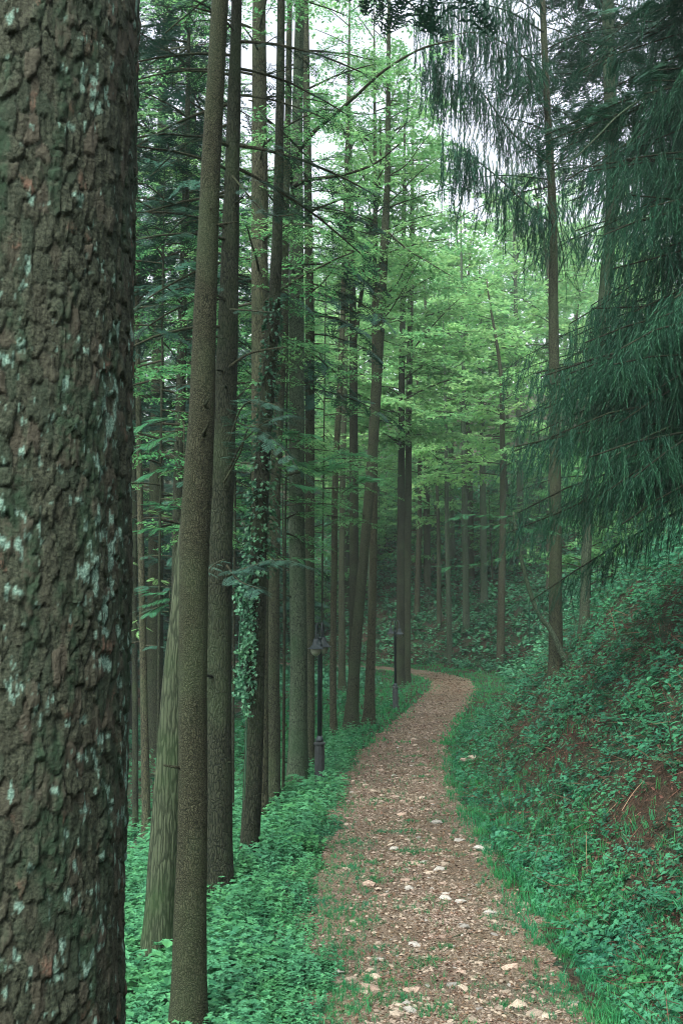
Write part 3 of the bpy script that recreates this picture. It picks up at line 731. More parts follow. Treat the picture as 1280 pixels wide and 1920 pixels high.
# ------------------------------------------------------------------ trees
def interp_axis(pts):
    """pts: (x,y,z,r) rows, ascending z -> function z -> (x,y,z,r)"""
    P = np.asarray(pts, float)
    return lambda z: np.array([np.interp(z, P[:, 2], P[:, 0]), np.interp(z, P[:, 2], P[:, 1]), z, np.interp(z, P[:, 2], P[:, 3])])
def limb_curve(p0, az, L, el, droop, n=7, wig=.04):
    t = np.linspace(0, 1, n); d = np.array([math.cos(az), math.sin(az)])
    h = L * t; P = np.stack([p0[0] + d[0] * h, p0[1] + d[1] * h, p0[2] + math.tan(el) * h - droop * L * t * t], -1)
    w_ = rng.normal(0, wig * L, (n, 3)) * t[:, None] * .5; w_[0] = 0
    return P + np.cumsum(w_, 0) * .4
def crown(ax, z0, z1, n, l0, l1, el, droop, temps, spray, twigs, fol, azs=None, kind='flat', dens=1.0, tint=.5, side=.42, start=.2, lr=.022, clear=None):
    Ps, Ds, Us, Ss, Ts = [], [], [], [], []
    for i in range(n):
        u = (i + rng.random()) / n; z = z0 + (z1 - z0) * u; L = (l0 + (l1 - l0) * u) * rng.uniform(.7, 1.2)
        b_ = ax(z); az = rng.uniform(0, 2 * PI) if azs is None else rng.uniform(*azs)
        P = limb_curve(b_[:3], az, L, el + rng.normal(0, .12), droop)
        V, T = tube(P, lr * L / 2 * np.linspace(1, .25, len(P)) + .004, 5, False); twigs.add(V, T)
        tl = rng.normal(0, .10) + tint
        m_ = max(3, int(L * 4.2 * dens))
        for j in range(m_):
            t = start + (1 - start) * (j + rng.random() * .6) / m_
            x = t * (len(P) - 1); k = min(int(x), len(P) - 2); p = P[k] + (P[k + 1] - P[k]) * (x - k)
            d = P[k + 1] - P[k]; d /= np.linalg.norm(d)
            sd_ = np.array([-d[1], d[0], 0]); sgn = 1 if j % 2 else -1
            bl = side * L * (1.05 - t) * rng.uniform(.6, 1.2) + .15
            bd = d * .6 + sd_ * sgn * rng.uniform(.6, 1.1) + np.array([0, 0, rng.uniform(-.2, .08)]); bd /= np.linalg.norm(bd)
            if bl > .3 and kind == 'flat':
                V, T = tube([p, p + bd * bl * .5, p + bd * bl + [0, 0, -.06 * bl]], [.007, .005, .003], 3, False); twigs.add(V, T)
            if kind == 'flat':
                q = max(1, int(bl / (spray * .55)))
                for c in range(q):
                    pp = p + bd * bl * (c / q)
                    for s2 in ((0,) if c == q - 1 else (-1, 1)):
                        dd = bd + np.cross(bd, [0, 0, 1]) * s2 * rng.uniform(.5, 1.0) + rng.normal(0, .12, 3)
                        Ps.append(pp); Ds.append(dd); Us.append(np.array([0, 0, 1.0]) + rng.normal(0, .22, 3)); Ss.append(spray * rng.uniform(.7, 1.2)); Ts.append(tl + rng.normal(0, .1))
            else:
                q = max(1, int(bl / .08))
                for c in range(q + 1):
                    pp = p + bd * bl * (c / q)
                    Ps.append(pp); Ds.append(np.array([bd[0] * .45, bd[1] * .45, -1]) + rng.normal(0, .13, 3)); Us.append(rng.normal(0, 1, 3)); Ss.append(spray * rng.uniform(.3, 1.15)); Ts.append(tl + rng.normal(0, .12))
        Ps.append(P[-1]); Ds.append(P[-1] - P[-2] if kind == 'flat' else np.array([0, 0, -1.0])); Us.append(np.array([0, .1, 1.0]) if kind == 'flat' else np.array([1.0, 0, 0])); Ss.append(spray); Ts.append(tl)
    Ps, Ds, Us, Ss, Ts = map(np.array, (Ps, Ds, Us, Ss, Ts))
    if clear is not None:
        k = ~clear(Ps); Ps, Ds, Us, Ss, Ts = Ps[k], Ds[k], Us[k], Ss[k], Ts[k]
    scatter(fol, temps, Ps, frames(Ds, Us), Ss, np.clip(Ts, 0, 1))

def px_axis(rows, Y, top=None, toprad=.3, lean=(0, 0)):
    """rows of (y, xcentre, width) from the base upwards, at distance Y -> world axis with radii, from the ground to height top"""
    out = []
    for (y, x, wd) in rows:
        P = at(x, y, Y); out.append([P[0], P[1], P[2], wd / F * Y / 2 / (cp)])
    out = np.array(sorted(out, key=lambda q: q[2]))
    g = gz(out[0, 0], Y)
    if out[0, 2] > g:        # continue the lowest stretch down to the soil
        d = (out[1, :2] - out[0, :2]) / (out[1, 2] - out[0, 2]) if len(out) > 1 else np.zeros(2)
        z = g - .25; q = np.array([*(out[0, :2] + d * (z - out[0, 2]) * .6), z, out[0, 3] * 1.04]); out = np.vstack([q, out])
    else: out = np.vstack([[out[0, 0], out[0, 1], g - .25, out[0, 3] * 1.05], out[out[:, 2] > g - .05]])
    if top and top > out[-1, 2]:
        d = (out[-1, :2] - out[-2, :2]) / (out[-1, 2] - out[-2, 2]); dz = top - out[-1, 2]
        mid_ = [*(out[-1, :2] + d * dz * .4), out[-1, 2] + dz * .5, out[-1, 3] * (1 + toprad) / 2]
        out = np.vstack([out, mid_, [*(out[-1, :2] + d * dz * .6), top, out[-1, 3] * toprad * .5]])
    return out, g
def trunk_mesh(name, P, base, mat, segs=16, step=.22, flare=.25, wob=.10, seed=0):
    flare = flare * 1.8
    zz = P[:, 2]; nn = max(6, int((zz[-1] - zz[0]) / step)); 
    z = np.concatenate([np.linspace(zz[0], zz[0] + 1.0, 9)[:-1], np.linspace(zz[0] + 1.0, zz[-1], nn)])
    from_ = lambda c: np.interp(z, zz, P[:, c])
    # soften the polyline
    x, y, r = [np.convolve(np.pad(from_(c), 2, 'edge'), [.1, .2, .4, .2, .1], 'valid') for c in (0, 1, 3)]
    g = base[2]; r = r * (1 + flare * np.exp(-np.maximum(0, z - g) / .16) + .10 * np.exp(-np.maximum(0, z - g) / .9))
    V, T = tube(np.stack([x, y, z], -1), r, segs, True, wob=wob, seed=seed)
    return mesh_np(name, V - np.asarray(base), T, None, True, [mat])
def make_tree(name, label, rows, Y, mat, top=17, group=None, segs=16, flare=.25, step=.22, wob=.1, cat='tree', seed=0):
    P, g = px_axis(rows, Y, top)
    ax = interp_axis(P); b_ = ax(g); base = (b_[0], b_[1], g)
    t = thing(name, label, cat, base, group)
    tr = link('trunk', trunk_mesh('trunk', P, base, mat, segs, step, flare, wob, seed), t)
    rs = np.random.default_rng(900 + seed)
    for q in range(int(9 + 3 * (Y < 20))):
        z = g + rs.uniform(1.2, 3.0 + .6 * Y); c = ax(z); a_ = rs.uniform(0, 6.28); d_ = np.array([math.cos(a_), math.sin(a_), rs.uniform(-.3, .5)]); L_ = rs.uniform(.03, .28) * rs.random()
        p0 = c[:3] + d_ * c[3] * .7; p1 = p0 + d_ * (c[3] * .4 + L_); V, T = tube([p0, (p0 + p1) / 2, p1], np.array([.16, .11, .07]) * min(c[3], .14), 6)
        link('branch_stub', mesh_np('branch_stub', V - np.asarray(base), T, None, True, [mat]), tr)
    return t, ax, base, tr
def add_crown(t, base, twigs, fol, fmat, tmat=None):
    if twigs.n: link('branches', twigs.mesh('branches', tmat or M_TWIG, base, True), t, kind='stuff')
    if fol.n: link('foliage', fol.mesh('foliage', fmat, base), t, kind='stuff')
def limb(t, base, pix, Y0, Y1, r0, r1, mat=None, sprays=None, nsub=0):
    """a single limb drawn through pixels, receding from distance Y0 to Y1"""
    n_ = len(pix); pts = np.array([at(x, y, Y0 + (Y1 - Y0) * i / (n_ - 1)) for i, (x, y) in enumerate(pix)])
    c = catmull(pts, 5); V, T = tube(c, np.linspace(r0, r1, len(c)), 7)
    return link('limb', mesh_np('limb', V - np.asarray(base), T, None, True, [mat or M_TWIG]), t), c

def sprays_along(c, temps, fol, n, size, tint=.5, up=(0, 0, 1), spread=1.0, start=.1, fwd=.5):
    Ps, Ds = [], []
    for i in range(n):
        t = start + (1 - start) * (i + .5) / n; x = t * (len(c) - 1); k = min(int(x), len(c) - 2); p = c[k] + (c[k + 1] - c[k]) * (x - k)
        d = c[k + 1] - c[k]; d /= np.linalg.norm(d); sd_ = np.cross(d, [0, 0, 1]); sd_ /= np.linalg.norm(sd_) + 1e-6
        Ps.append(p); Ds.append(d * fwd + sd_ * (1 if i % 2 else -1) * spread + rng.normal(0, .15, 3))
    m_ = len(Ps); U = np.tile(up, (m_, 1)) + rng.normal(0, .15, (m_, 3))
    scatter(fol, temps, np.array(Ps), frames(np.array(Ds), U), size * rng.uniform(.7, 1.2, m_), np.clip(tint + rng.normal(0, .1, m_), 0, 1))

# ---- the big trunk in the left foreground: real bark relief, plates split off as sub-parts
def big_trunk():
    # axis from pixels: right edge x=258 at top, 232 at bottom, at distance 2
    Yc = 2.15; R0 = .285
    def edge_axis(px, py): 
        # centre so that the silhouette passes through px
        P = at(px, py, Yc); return P
    lo, hi_ = edge_axis(224, 1920), edge_axis(257, 0)
    R = lambda z: R0 * (1 - .02 * (z - 2.6))
    k = 1.012
    def ctr(z):
        t = (z - lo[2]) / (hi_[2] - lo[2]); x = lo[0] + (hi_[0] - lo[0]) * t - R(z) * k
        return x, Yc
    zlo, zhi = 1.62, 4.02
    g = gz(ctr(1)[0], Yc)
    zs = np.concatenate([np.linspace(g - .3, zlo, 40)[:-1], np.arange(zlo, zhi, .0044), np.linspace(zhi, 15, 60)[1:]])
    # camera side of the trunk gets the fine mesh
    cdir = math.atan2(-Yc, -ctr(2.6)[0])
    fa = np.linspace(-1.25, 1.68, 235); ca = np.linspace(1.65, 2 * PI - 1.25, 30)[1:-1]
    th = cdir + np.concatenate([fa, ca])
    TH, ZZ = np.meshgrid(th, zs)
    U = TH * R0
    # warped cell noise
    cu, cz = .027, .054
    wx = .018 * (fbm(np.cos(TH) * 6, np.sin(TH) * 6, ZZ * 5, 301) - .5) * 2 + .009 * (fbm(np.cos(TH) * 30, np.sin(TH) * 30, ZZ * 22, 302, 3) - .5) * 2
    wz = .05 * (fbm(np.cos(TH) * 6 + 9, np.sin(TH) * 6, ZZ * 4, 303) - .5) * 2 + .016 * (fbm(np.cos(TH) * 25 + 9, np.sin(TH) * 25, ZZ * 20, 304, 3) - .5) * 2
    nU = int(round(2 * PI * R0 / cu)); per = nU
    gu = (U + wx) / (2 * PI * R0) * nU; gz_ = (ZZ + wz) / cz + gu * .35
    gz_ = (ZZ + wz) / cz
    iu, iz = np.floor(gu).astype(int), np.floor(gz_).astype(int)
    F1 = np.full(U.shape, 9.0); F2 = np.full(U.shape, 9.0); ID = np.zeros(U.shape, int); DZ = np.zeros(U.shape); DU = np.zeros(U.shape)
    for du in (-1, 0, 1):
        for dz in (-1, 0, 1):
            ku, kz = iu + du, iz + dz; kk = ku % per
            jx = _h(kk, kz, 0 * kk, 11) * .9; jz = _h(kk, kz, 0 * kk, 12) * .9
            ddx = gu - (ku + jx); ddz = gz_ - (kz + jz); d = np.sqrt(ddx ** 2 + ddz ** 2 * (.8 + .5 * _h(kk, kz, 0 * kk, 14)))
            cid = kk * 100000 + (kz + 500)
            nearer = d < F1
            F2 = np.where(nearer, F1, np.minimum(F2, d)); ID = np.where(nearer, cid, ID); DZ = np.where(nearer, ddz, DZ); DU = np.where(nearer, ddx, DU); F1 = np.where(nearer, d, F1)
    cidh = lambda s_: _h(ID // 100000, ID % 100000, 0 * ID, s_)
    edge = F2 - F1
    crk = sstep(.30, .52, fbm(np.cos(TH) * 12 + 5, np.sin(TH) * 12, ZZ * 9, 341, 3)) * .85 + .15
    plate = 1 - (1 - sstep(.0, .22, edge)) * crk
    lift = cidh(21) ** 1.3
    h = plate * (.0022 + .0048 * lift) - .0055 * DZ * plate * (cidh(22) - .2) * 1.4 + .004 * DU * (cidh(23) - .5) * plate * 2
    # flakes within each plate
    fl = fbm(np.cos(TH) * 34, np.sin(TH) * 34, ZZ * 34, 311, 4)
    fl2 = fbm(np.cos(TH) * 90, np.sin(TH) * 90, ZZ * 50, 312, 3)
    h = h + .007 * (np.floor(fl * 11) / 11 - .5) + .002 * (fl - .5) + .006 * (fl2 - .5)
    h = h + .014 * (fbm(np.cos(TH) * 4, np.sin(TH) * 4, ZZ * 3, 313) - .5)
    rr = R(ZZ) + h; cxz = lo[0] + (hi_[0] - lo[0]) * ((ZZ - lo[2]) / (hi_[2] - lo[2])) - R(ZZ) * k
    rr = rr * (1 + .35 * np.exp(-(ZZ - g) / .3))
    V = np.stack([cxz + rr * np.cos(TH), Yc + rr * np.sin(TH), ZZ], -1)
    # colour masks: lichen, warm flaked plates, moss in the furrows
    lm = fbm(np.cos(TH) * 11, np.sin(TH) * 11, ZZ * 9, 321, 4) ; lm2 = vnoise(np.cos(TH) * 3, np.sin(TH) * 3, ZZ * 2.2, 322); lm3 = fbm(np.cos(TH) * 60, np.sin(TH) * 60, ZZ * 50, 323, 3)
    side_ = sstep(.2, .9, (TH - cdir + 1.5) / 3.1)
    zf = 1 - .55 * sstep(2.9, 3.4, ZZ)
    lv = .70 * fbm(np.cos(TH) * 17, np.sin(TH) * 17, ZZ * 34, 324, 3) + .20 * lm + .34 * lm3 + .05 * side_ + .05 * zf + .08 * lm2
    fr_ = (ZZ > zlo) & (ZZ < zhi); q0, q1 = np.quantile(lv[fr_], [.90, .975]); lich = sstep(q0, q1, lv) * (.6 + .4 * plate)
    warm = (cidh(31) > .93) * sstep(.3, .7, .5 + .6 * -DZ) * plate * sstep(.35, .6, fl)
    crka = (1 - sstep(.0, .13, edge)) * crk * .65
    mosa = np.clip(sstep(.45, .62, fbm(np.cos(TH) * 7, np.sin(TH) * 7, ZZ * 6, 331)) * .75, 0, 1)
    toned = cidh(33)
    ni, nj = TH.shape; id2 = np.arange(ni * nj).reshape(ni, nj)
    idn = np.roll(id2, -1, axis=1)
    Q = np.stack([id2[:-1], idn[:-1], idn[1:], id2[1:]], -1).reshape(-1, 4)
    cell = ID[:-1].ravel()
    base = (ctr(g)[0], Yc, g)
    m, n, out = nodes_mat('old_pine_bark')
    A = lambda nm: (lambda a_: (setattr(a_, 'attribute_name', nm), a_.outputs['Fac'])[1])(n.nodes.new('ShaderNodeAttribute'))
    tc = n.nodes.new('ShaderNodeTexCoord')
    def nz(s_, d=5.0): 
        q = N(n, 'ShaderNodeTexNoise', Scale=float(s_), Detail=d, Roughness=.65); n.links.new(tc.outputs['Object'], q.inputs['Vector']); return q.outputs['Fac']
    c = mixc(n, ramp(n, nz(160), .3, .7), (.014, .021, .013), (.062, .072, .047))
    c = mixc(n, mul(n, ramp(n, A('tone'), .55, 1.0), .7), c, (.072, .066, .048))
    c = mixc(n, mul(n, ramp(n, A('tone'), .45, .0), .6), c, (.022, .040, .024))
    c = mixc(n, mul(n, A('moss'), ramp(n, nz(45), .3, .6)), c, (.020, .050, .026))
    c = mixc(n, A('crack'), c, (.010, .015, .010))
    c = mixc(n, mul(n, mul(n, A('warm'), .75), ramp(n, nz(70), .35, .6)), c, (.17, .10, .07))
    lc = mixc(n, ramp(n, nz(220), .35, .65), (.085, .17, .13), (.22, .35, .28))
    c = mixc(n, A('lichen'), c, lc)
    b = n.nodes.new('ShaderNodeBump'); b.inputs['Distance'].default_value = .007; n.links.new(nz(130, 8.0), b.inputs['Height'])
    p = N(n, 'ShaderNodeBsdfPrincipled', Roughness=.9); p.inputs['Specular IOR Level'].default_value = .2
    n.links.new(c, p.inputs['Base Color']); n.links.new(b.outputs[0], p.inputs['Normal']); n.links.new(p.outputs[0], out.inputs[0])
    t = thing('pine_tree', 'massive old trunk with scaly bark and pale lichen filling the left edge', 'tree', base)
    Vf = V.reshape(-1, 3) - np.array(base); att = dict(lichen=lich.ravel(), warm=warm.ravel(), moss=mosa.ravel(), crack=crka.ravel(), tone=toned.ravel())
    # the 300 largest visible plates become sub-parts
    vis = (ZZ[:-1] > zlo + .1) & (ZZ[:-1] < zhi - .05) & (np.abs(TH[:-1] - cdir - .45) < .95)
    ids, cnt = np.unique(cell[vis.ravel()], return_counts=True); keep = ids[np.argsort(-cnt)[:300]]
    isk = np.isin(cell, keep)
    def sub(q, nm):
        u, inv = np.unique(q, return_inverse=True)
        return mesh_np(nm, Vf[u], inv.reshape(-1, 4), {a: v[u] for a, v in att.items()}, True, [m])
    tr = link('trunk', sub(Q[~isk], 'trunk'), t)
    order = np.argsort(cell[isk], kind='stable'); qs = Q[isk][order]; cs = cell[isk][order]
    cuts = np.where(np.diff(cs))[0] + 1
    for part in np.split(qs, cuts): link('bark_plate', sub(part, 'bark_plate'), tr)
    # crown high above the picture
    ax = lambda z: np.array([ctr(min(z, 5))[0], Yc, z, .2])
    tw, fo = Acc(), Acc(); crown(ax, 9, 15, 22, 2.6, 1.2, .15, .1, FIRLO, .5, tw, fo); add_crown(t, base, tw, fo, M_FIR)
big_trunk()

HIGH = {}
def high_crown(t, ax, base, kind, z0=9, z1=16):
    """crown above the picture, shared between trees of a kind"""
    z0 = max(z0, 3.9 + .62 * base[1])
    if kind not in HIGH:
        tw, fo = Acc(), Acc(); f = lambda z: np.array([0, 0, z, .1])
        crown(f, 0, 7, 20, 2.3, .8, .1, .1, FIRLO if kind == 'fir' else FEATHLO, .5, tw, fo)
        HIGH[kind] = (tw.mesh('branches', M_TWIG), fo.mesh('foliage', M_FIR if kind == 'fir' else M_LARCH))
    a_ = ax(z0)
    for nm, me in zip(('branches', 'foliage'), HIGH[kind]):
        link(nm, me, t, (a_[0] - base[0], a_[1] - base[1], z0 - base[2]), kind='stuff')

# ---- near left group
A_rows = [(1990, 352, 61), (1714, 357, 57), (1587, 361, 53), (1278, 362, 52), (1080, 364, 54), (976, 367, 57), (880, 372, 54), (774, 379, 49), (638, 383, 44), (336, 394, 38), (0, 413, 32), (-300, 432, 27)]
t, ax, base, tr = make_tree('conifer_tree', 'slender speckled grey-brown trunk leaning slightly right, in front of its two neighbours', A_rows, 6.5, M_BARK_SPECK, 14, segs=28, step=.1, wob=.07, seed=1)
high_crown(t, ax, base, 'fir', 8, 14)
B_rows = [(1800, 297, 58), (1714, 303, 56), (1587, 309, 54), (1278, 330, 50), (1144, 343, 47), (1043, 352, 44), (900, 366, 38), (600, 388, 30), (300, 402, 24), (0, 418, 20)]
t, ax, base, tr = make_tree('conifer_tree', 'trunk with stringy vertical bark and mossy flared foot behind the speckled trunk', B_rows, 8.5, M_BARK_STRIPE, 14, segs=26, step=.12, flare=.3, wob=.12, seed=2)
high_crown(t, ax, base, 'fir', 9, 14)
C_rows = [(1665, 408, 52), (1500, 408, 50), (1250, 409, 50), (976, 411, 50), (640, 427, 40), (300, 436, 28), (0, 444, 20), (-300, 450, 15)]
t, ax, base, tr = make_tree('fir_tree', 'dark furrowed fir trunk right behind the speckled one, drooping dark boughs above', C_rows, 10.5, M_BARK_DARK, 13, segs=24, step=.14, flare=.15, seed=3)
tw, fo = Acc(), Acc()
crown(ax, at(0, 640, 10.5)[2], 12.5, 30, 1.4, 1.0, .0, .28, FIR, .36, tw, fo, kind='flat', tint=.35, start=.25, dens=.85, azs=(1.9, 4.5))
crown(ax, at(0, 330, 10.5)[2], at(0, 60, 10.5)[2], 5, 1.5, 1.3, -.1, .25, FIR, .36, tw, fo, tint=.35, azs=(-.4, .5), dens=.8)
add_crown(t, base, tw, fo, M_FIR)
lo_, c = limb(t, base, [(428, 690), (470, 662), (540, 650)], 10.4, 10.2, .018, .006)
for (pix, n_, sz) in (([(430, 880), (455, 830), (500, 790), (545, 778)], 12, .30), ([(420, 905), (450, 850), (470, 800), (520, 830), (560, 880)], 14, .32), ([(425, 1080), (470, 1062), (520, 1050), (560, 1058)], 14, .34), ([(420, 1050), (400, 1060), (385, 1078)], 5, .2),
                      ([(430, 830), (450, 770), (480, 750), (530, 765)], 10, .32), ([(432, 580), (470, 582), (515, 586)], 5, .2), ([(436, 330), (500, 400), (560, 400)], 9, .34), ([(425, 1060), (450, 1090), (490, 1105)], 9, .3)):
    l_, c = limb(t, base, pix, 10.3, 9.7, .012, .004); f2 = Acc(); sprays_along(c, FIR, f2, int(n_ * 1.7), sz * .68, .4)
    sub_ = link('needles', f2.mesh('needles', M_FIRBLUE, base), t, kind='stuff')

# ivy-clad trunk
D_rows = [(1620, 466, 31), (1450, 475, 34), (1250, 480, 33), (1000, 485, 31), (800, 496, 28), (600, 513, 24), (440, 520, 20), (200, 525, 17), (0, 527, 15)]
t, ax, base, tr = make_tree('ivy_clad_tree', 'trunk wrapped in climbing ivy from its middle upwards, beside the dark furrowed trunk', D_rows, 11.8, M_BARK_DARK, 13, segs=18, step=.16, flare=.1, seed=4)
high_crown(t, ax, base, 'fir', 9, 13)
iv = Acc(); P = []; Dn = []
for i in range(2700):
    y = rng.choice([rng.uniform(560, 1080), rng.uniform(900, 1330), rng.uniform(1080, 1300)]); z = at(0, y, 11.8)[2]; a_ = ax(z); an = rng.uniform(0, 2 * PI)
    side_ = 1.0 + (.9 if 880 < y < 1120 else .35) * abs(rng.normal(0, .8)) 
    if y > 1080 and math.cos(an) > .1: continue
    P.append([a_[0] + math.cos(an) * a_[3] * side_, a_[1] + math.sin(an) * a_[3] * side_, z]); Dn.append([math.cos(an) * .8, math.sin(an) * .8, rng.uniform(-1.4, -.1)])
P = np.array(P); Dn = np.array(Dn) + rng.normal(0, .35, (len(P), 3))
scatter(iv, [leaf2(1, .85, .12), leaf2(1, .7, .2)], P, frames(Dn, np.stack([Dn[:, 0], Dn[:, 1], np.full(len(P), .8)], -1) + rng.normal(0, .3, (len(P), 3))), rng.uniform(.035, .075, len(P)), np.clip(rng.random(len(P)) ** 2 + .25 * (P[:, 2] < 2.4), 0, 1))
link('ivy', iv.mesh('ivy', M_IVY, base), t, kind='stuff')
iv = Acc()
P = np.array([at(454 + 9 * math.sin(y / 23.) + rng.normal(0, 5 + 4 * (math.sin(y / 17.) > .3)), y, 11.6 + rng.normal(0, .08)) for y in rng.uniform(1085, 1345, 260)])
scatter(iv, [leaf2(1, .85, .12)], P, frames(rng.normal(0, 1, (len(P), 3)) + [0, 0, -.8], rng.normal(0, .5, (len(P), 3)) + [0, -1, .6]), rng.uniform(.03, .055, len(P)), np.clip(.25 + .6 * rng.random(len(P)), 0, 1))
V, T = tube(catmull(np.array([at(466, 1060, 11.65), at(455, 1130, 11.6), at(448, 1230, 11.6), at(462, 1330, 11.62), at(458, 1500, 11.65)]), 5), .006, 4); iv.add(V, T, .2)
link('ivy', iv.mesh('ivy', M_IVY, base), t, kind='stuff', label='pale hanging ivy spray loose beside the trunk')

E_rows = [(1530, 486, 30), (1200, 487, 32), (600, 487, 33), (350, 487, 32), (0, 486, 25)]
t, ax, base, tr = make_tree('fir_tree', 'straight brown trunk half hidden behind the ivy-clad trunk', E_rows, 15, M_BARK_RED, 16, segs=16, seed=5)
tw, fo = Acc(), Acc(); crown(ax, at(0, 640, 15)[2], 15, 30, 2.0, 1.2, .15, .2, FEATHF, .5, tw, fo, tint=.3, dens=.8); add_crown(t, base, tw, fo, M_LARCH)
F_rows = [(1490, 511, 29), (1250, 510, 27), (1100, 512, 24), (900, 516, 21), (600, 532, 17), (200, 540, 13)]
t, ax, base, tr = make_tree('conifer_tree', 'evenly scaled grey-brown trunk between the ivy-clad trunk and the lamp', F_rows, 16.3, M_BARK, 16, segs=16, seed=6)
high_crown(t, ax, base, 'fir', 11)
G_rows = [(1455, 558, 36), (1250, 560, 32), (1000, 557, 29), (900, 556, 30), (640, 556, 29), (400, 556, 27), (280, 556, 23), (0, 562, 17)]
t, ax, base, tr = make_tree('larch_tree', 'tall pale-barked trunk just left of the near lamp, with three long rising limbs', G_rows, 18.3, M_BARK_PALE, 19, segs=18, seed=7)
tw, fo = Acc(), Acc()
lb = [([(545, 345), (552, 300), (585, 251), (632, 211), (671, 176), (723, 130), (790, 91), (850, 76)], 17.4, 14.8, .048, .012),
      ([(548, 352), (575, 338), (640, 328), (700, 308), (748, 270)], 17.6, 15.6, .042, .012), ([(545, 445), (580, 400), (610, 385), (650, 370), (672, 368)], 17.6, 16.2, .034, .010),
      ([(552, 560), (600, 535), (640, 480), (655, 450)], 18, 17.6, .018, .005), ([(585, 251), (594, 225), (598, 200)], 17.5, 17.5, .012, .004), ([(555, 820), (590, 826), (622, 850)], 18.0, 17.6, .014, .004)]
for pix, y0, y1, r0, r1 in lb:
    l_, c = limb(t, base, pix, y0, y1, r0, r1); sprays_along(c, FEATHF, fo, 16, .42, .45, start=.3)
crown(ax, at(0, 700, 18.3)[2], 17, 26, 2.2, 1.2, .25, .15, FEATHF, .5, tw, fo, tint=.45, dens=.8)
add_crown(t, base, tw, fo, M_LARCH)
t, ax, base, tr = make_tree('conifer_tree', 'narrow shaded trunk standing close behind the pale-barked trunk', [(1432, 581, 18), (1000, 581, 18), (640, 581, 18), (400, 578, 16), (0, 572, 13)], 20.3, M_BARK, 18, segs=14, seed=8)
tw, fo = Acc(), Acc(); crown(ax, at(0, 740, 20)[2], 12, 24, 1.5, 1.4, -.1, .25, FIRLO, .5, tw, fo, tint=.35, azs=(-2.5, 1.2), dens=.8); add_crown(t, base, tw, fo, M_FIR)

for Yb, px, lb_ in ((14, 300, 'airy young beech with light green leaves in the gap left of the speckled trunk'), (21, 470, 'airy young beech with light leaves between the ivy-clad trunk and the dark furrowed one'), (24, 605, 'airy young beech behind the near lamp, leaves at mid height'),
                    (17.5, 535, 'airy young beech with low leafy sprays just left of the pale-barked trunk'), (30, 630, 'airy young beech in the gap between the lamp post and the slanting trunk'), (16, 440, 'airy young beech close behind the right side of the dark furrowed trunk')):
    t, ax, base, tr = make_tree('young_beech', lb_, [(1520, px - 4, 5 * 18 / Yb), (1000, px, 4 * 18 / Yb), (500, px + 6, 3 * 18 / Yb)], Yb, M_BARK_DARK, 9, segs=8, seed=int(Yb) + 60, cat='young tree')
    tw, fo = Acc(), Acc(); crown(ax, at(0, 1000, Yb)[2], 8.5, 26, 1.5, .9, .1, .1, FEATHF, .42, tw, fo, tint=.35, dens=.8); add_crown(t, base, tw, fo, M_BROAD)

# ---- middle group round the two lamps
def larch(name, label, rows, Y, mat, top, z0px, n_, l0, l1, seed, tint=.5, temps=FEATH, spray=.55, limbs=(), fm=None, dens=.8, el=.3, group=None, z1=None):
    t, ax, base, tr = make_tree(name, label, rows, Y, mat, top, segs=14, step=.35, seed=seed, group=group)
    tw, fo = Acc(), Acc()
    for pix, y0, y1, r0, r1 in limbs:
        l_, c = limb(t, base, pix, y0, y1, r0, r1); sprays_along(c, temps, fo, 12, spray, tint, start=.3)
    crown(ax, at(0, z0px, Y)[2], z1 or top - .5, n_, l0, l1, el, .15, temps, spray, tw, fo, tint=tint, dens=dens); add_crown(t, base, tw, fo, fm or M_LARCH)
    return t, ax, base
larch('larch_tree', 'thin straight trunk just right of the near lamp post', [(1373, 625, 13), (1250, 624, 12), (900, 628, 12), (640, 641, 11), (300, 650, 8)], 25.3, M_BARK_RED, 20, 700, 30, 1.8, 1.0, 11)
larch('larch_tree', 'long slanting trunk crossing in front of the straight ones near the middle', [(1365, 658, 27), (1300, 661, 23), (1200, 668, 20), (1097, 677, 19), (900, 694, 19), (820, 700, 20), (640, 710, 20), (500, 718, 17), (350, 726, 12), (250, 727, 10), (112, 728, 8), (0, 729, 6)], 26.5, M_BARK, 19, 480, 28, 2.0, 1.0, 12,
      limbs=[([(722, 430), (760, 465), (800, 490), (850, 520)], 26, 24.5, .03, .01), ([(727, 330), (760, 310), (790, 270), (810, 245)], 26.3, 25, .02, .006), ([(716, 560), (745, 530), (765, 490), (790, 470)], 26.3, 25.5, .025, .006), ([(728, 190), (715, 150), (690, 110)], 26, 26, .018, .005), ([(730, 200), (745, 150), (750, 100)], 26, 26, .015, .005)])
larch('larch_tree', 'dark upright trunk with a slender second stem splitting off rightward halfway up', [(1340, 661, 20), (1200, 663, 18), (900, 663, 17), (640, 662, 15), (480, 660, 11), (410, 659, 9), (200, 655, 6)], 28, M_BARK_DARK, 19, 640, 24, 1.8, .9, 13,
      limbs=[([(664, 640), (672, 590), (684, 500), (697, 420), (708, 380), (713, 300), (712, 220)], 27.8, 27.5, .07, .03), ([(697, 430), (690, 380), (675, 330), (660, 300)], 27.6, 27, .02, .006), ([(670, 600), (640, 560), (615, 540)], 27.8, 27.2, .02, .006)])
larch('larch_tree', 'straight slim trunk with its foot right of the slanting trunk', [(1350, 691, 21), (1238, 695, 17), (1100, 699, 14), (900, 701, 14), (640, 703, 13), (400, 703, 9), (200, 702, 6)], 27.3, M_BARK_RED, 20, 600, 26, 2.0, 1.0, 14,
      limbs=[([(703, 610), (725, 590), (745, 560), (790, 480)], 27, 25.5, .025, .008), ([(703, 400), (740, 370), (790, 320), (840, 285)], 27, 25.5, .025, .006)])
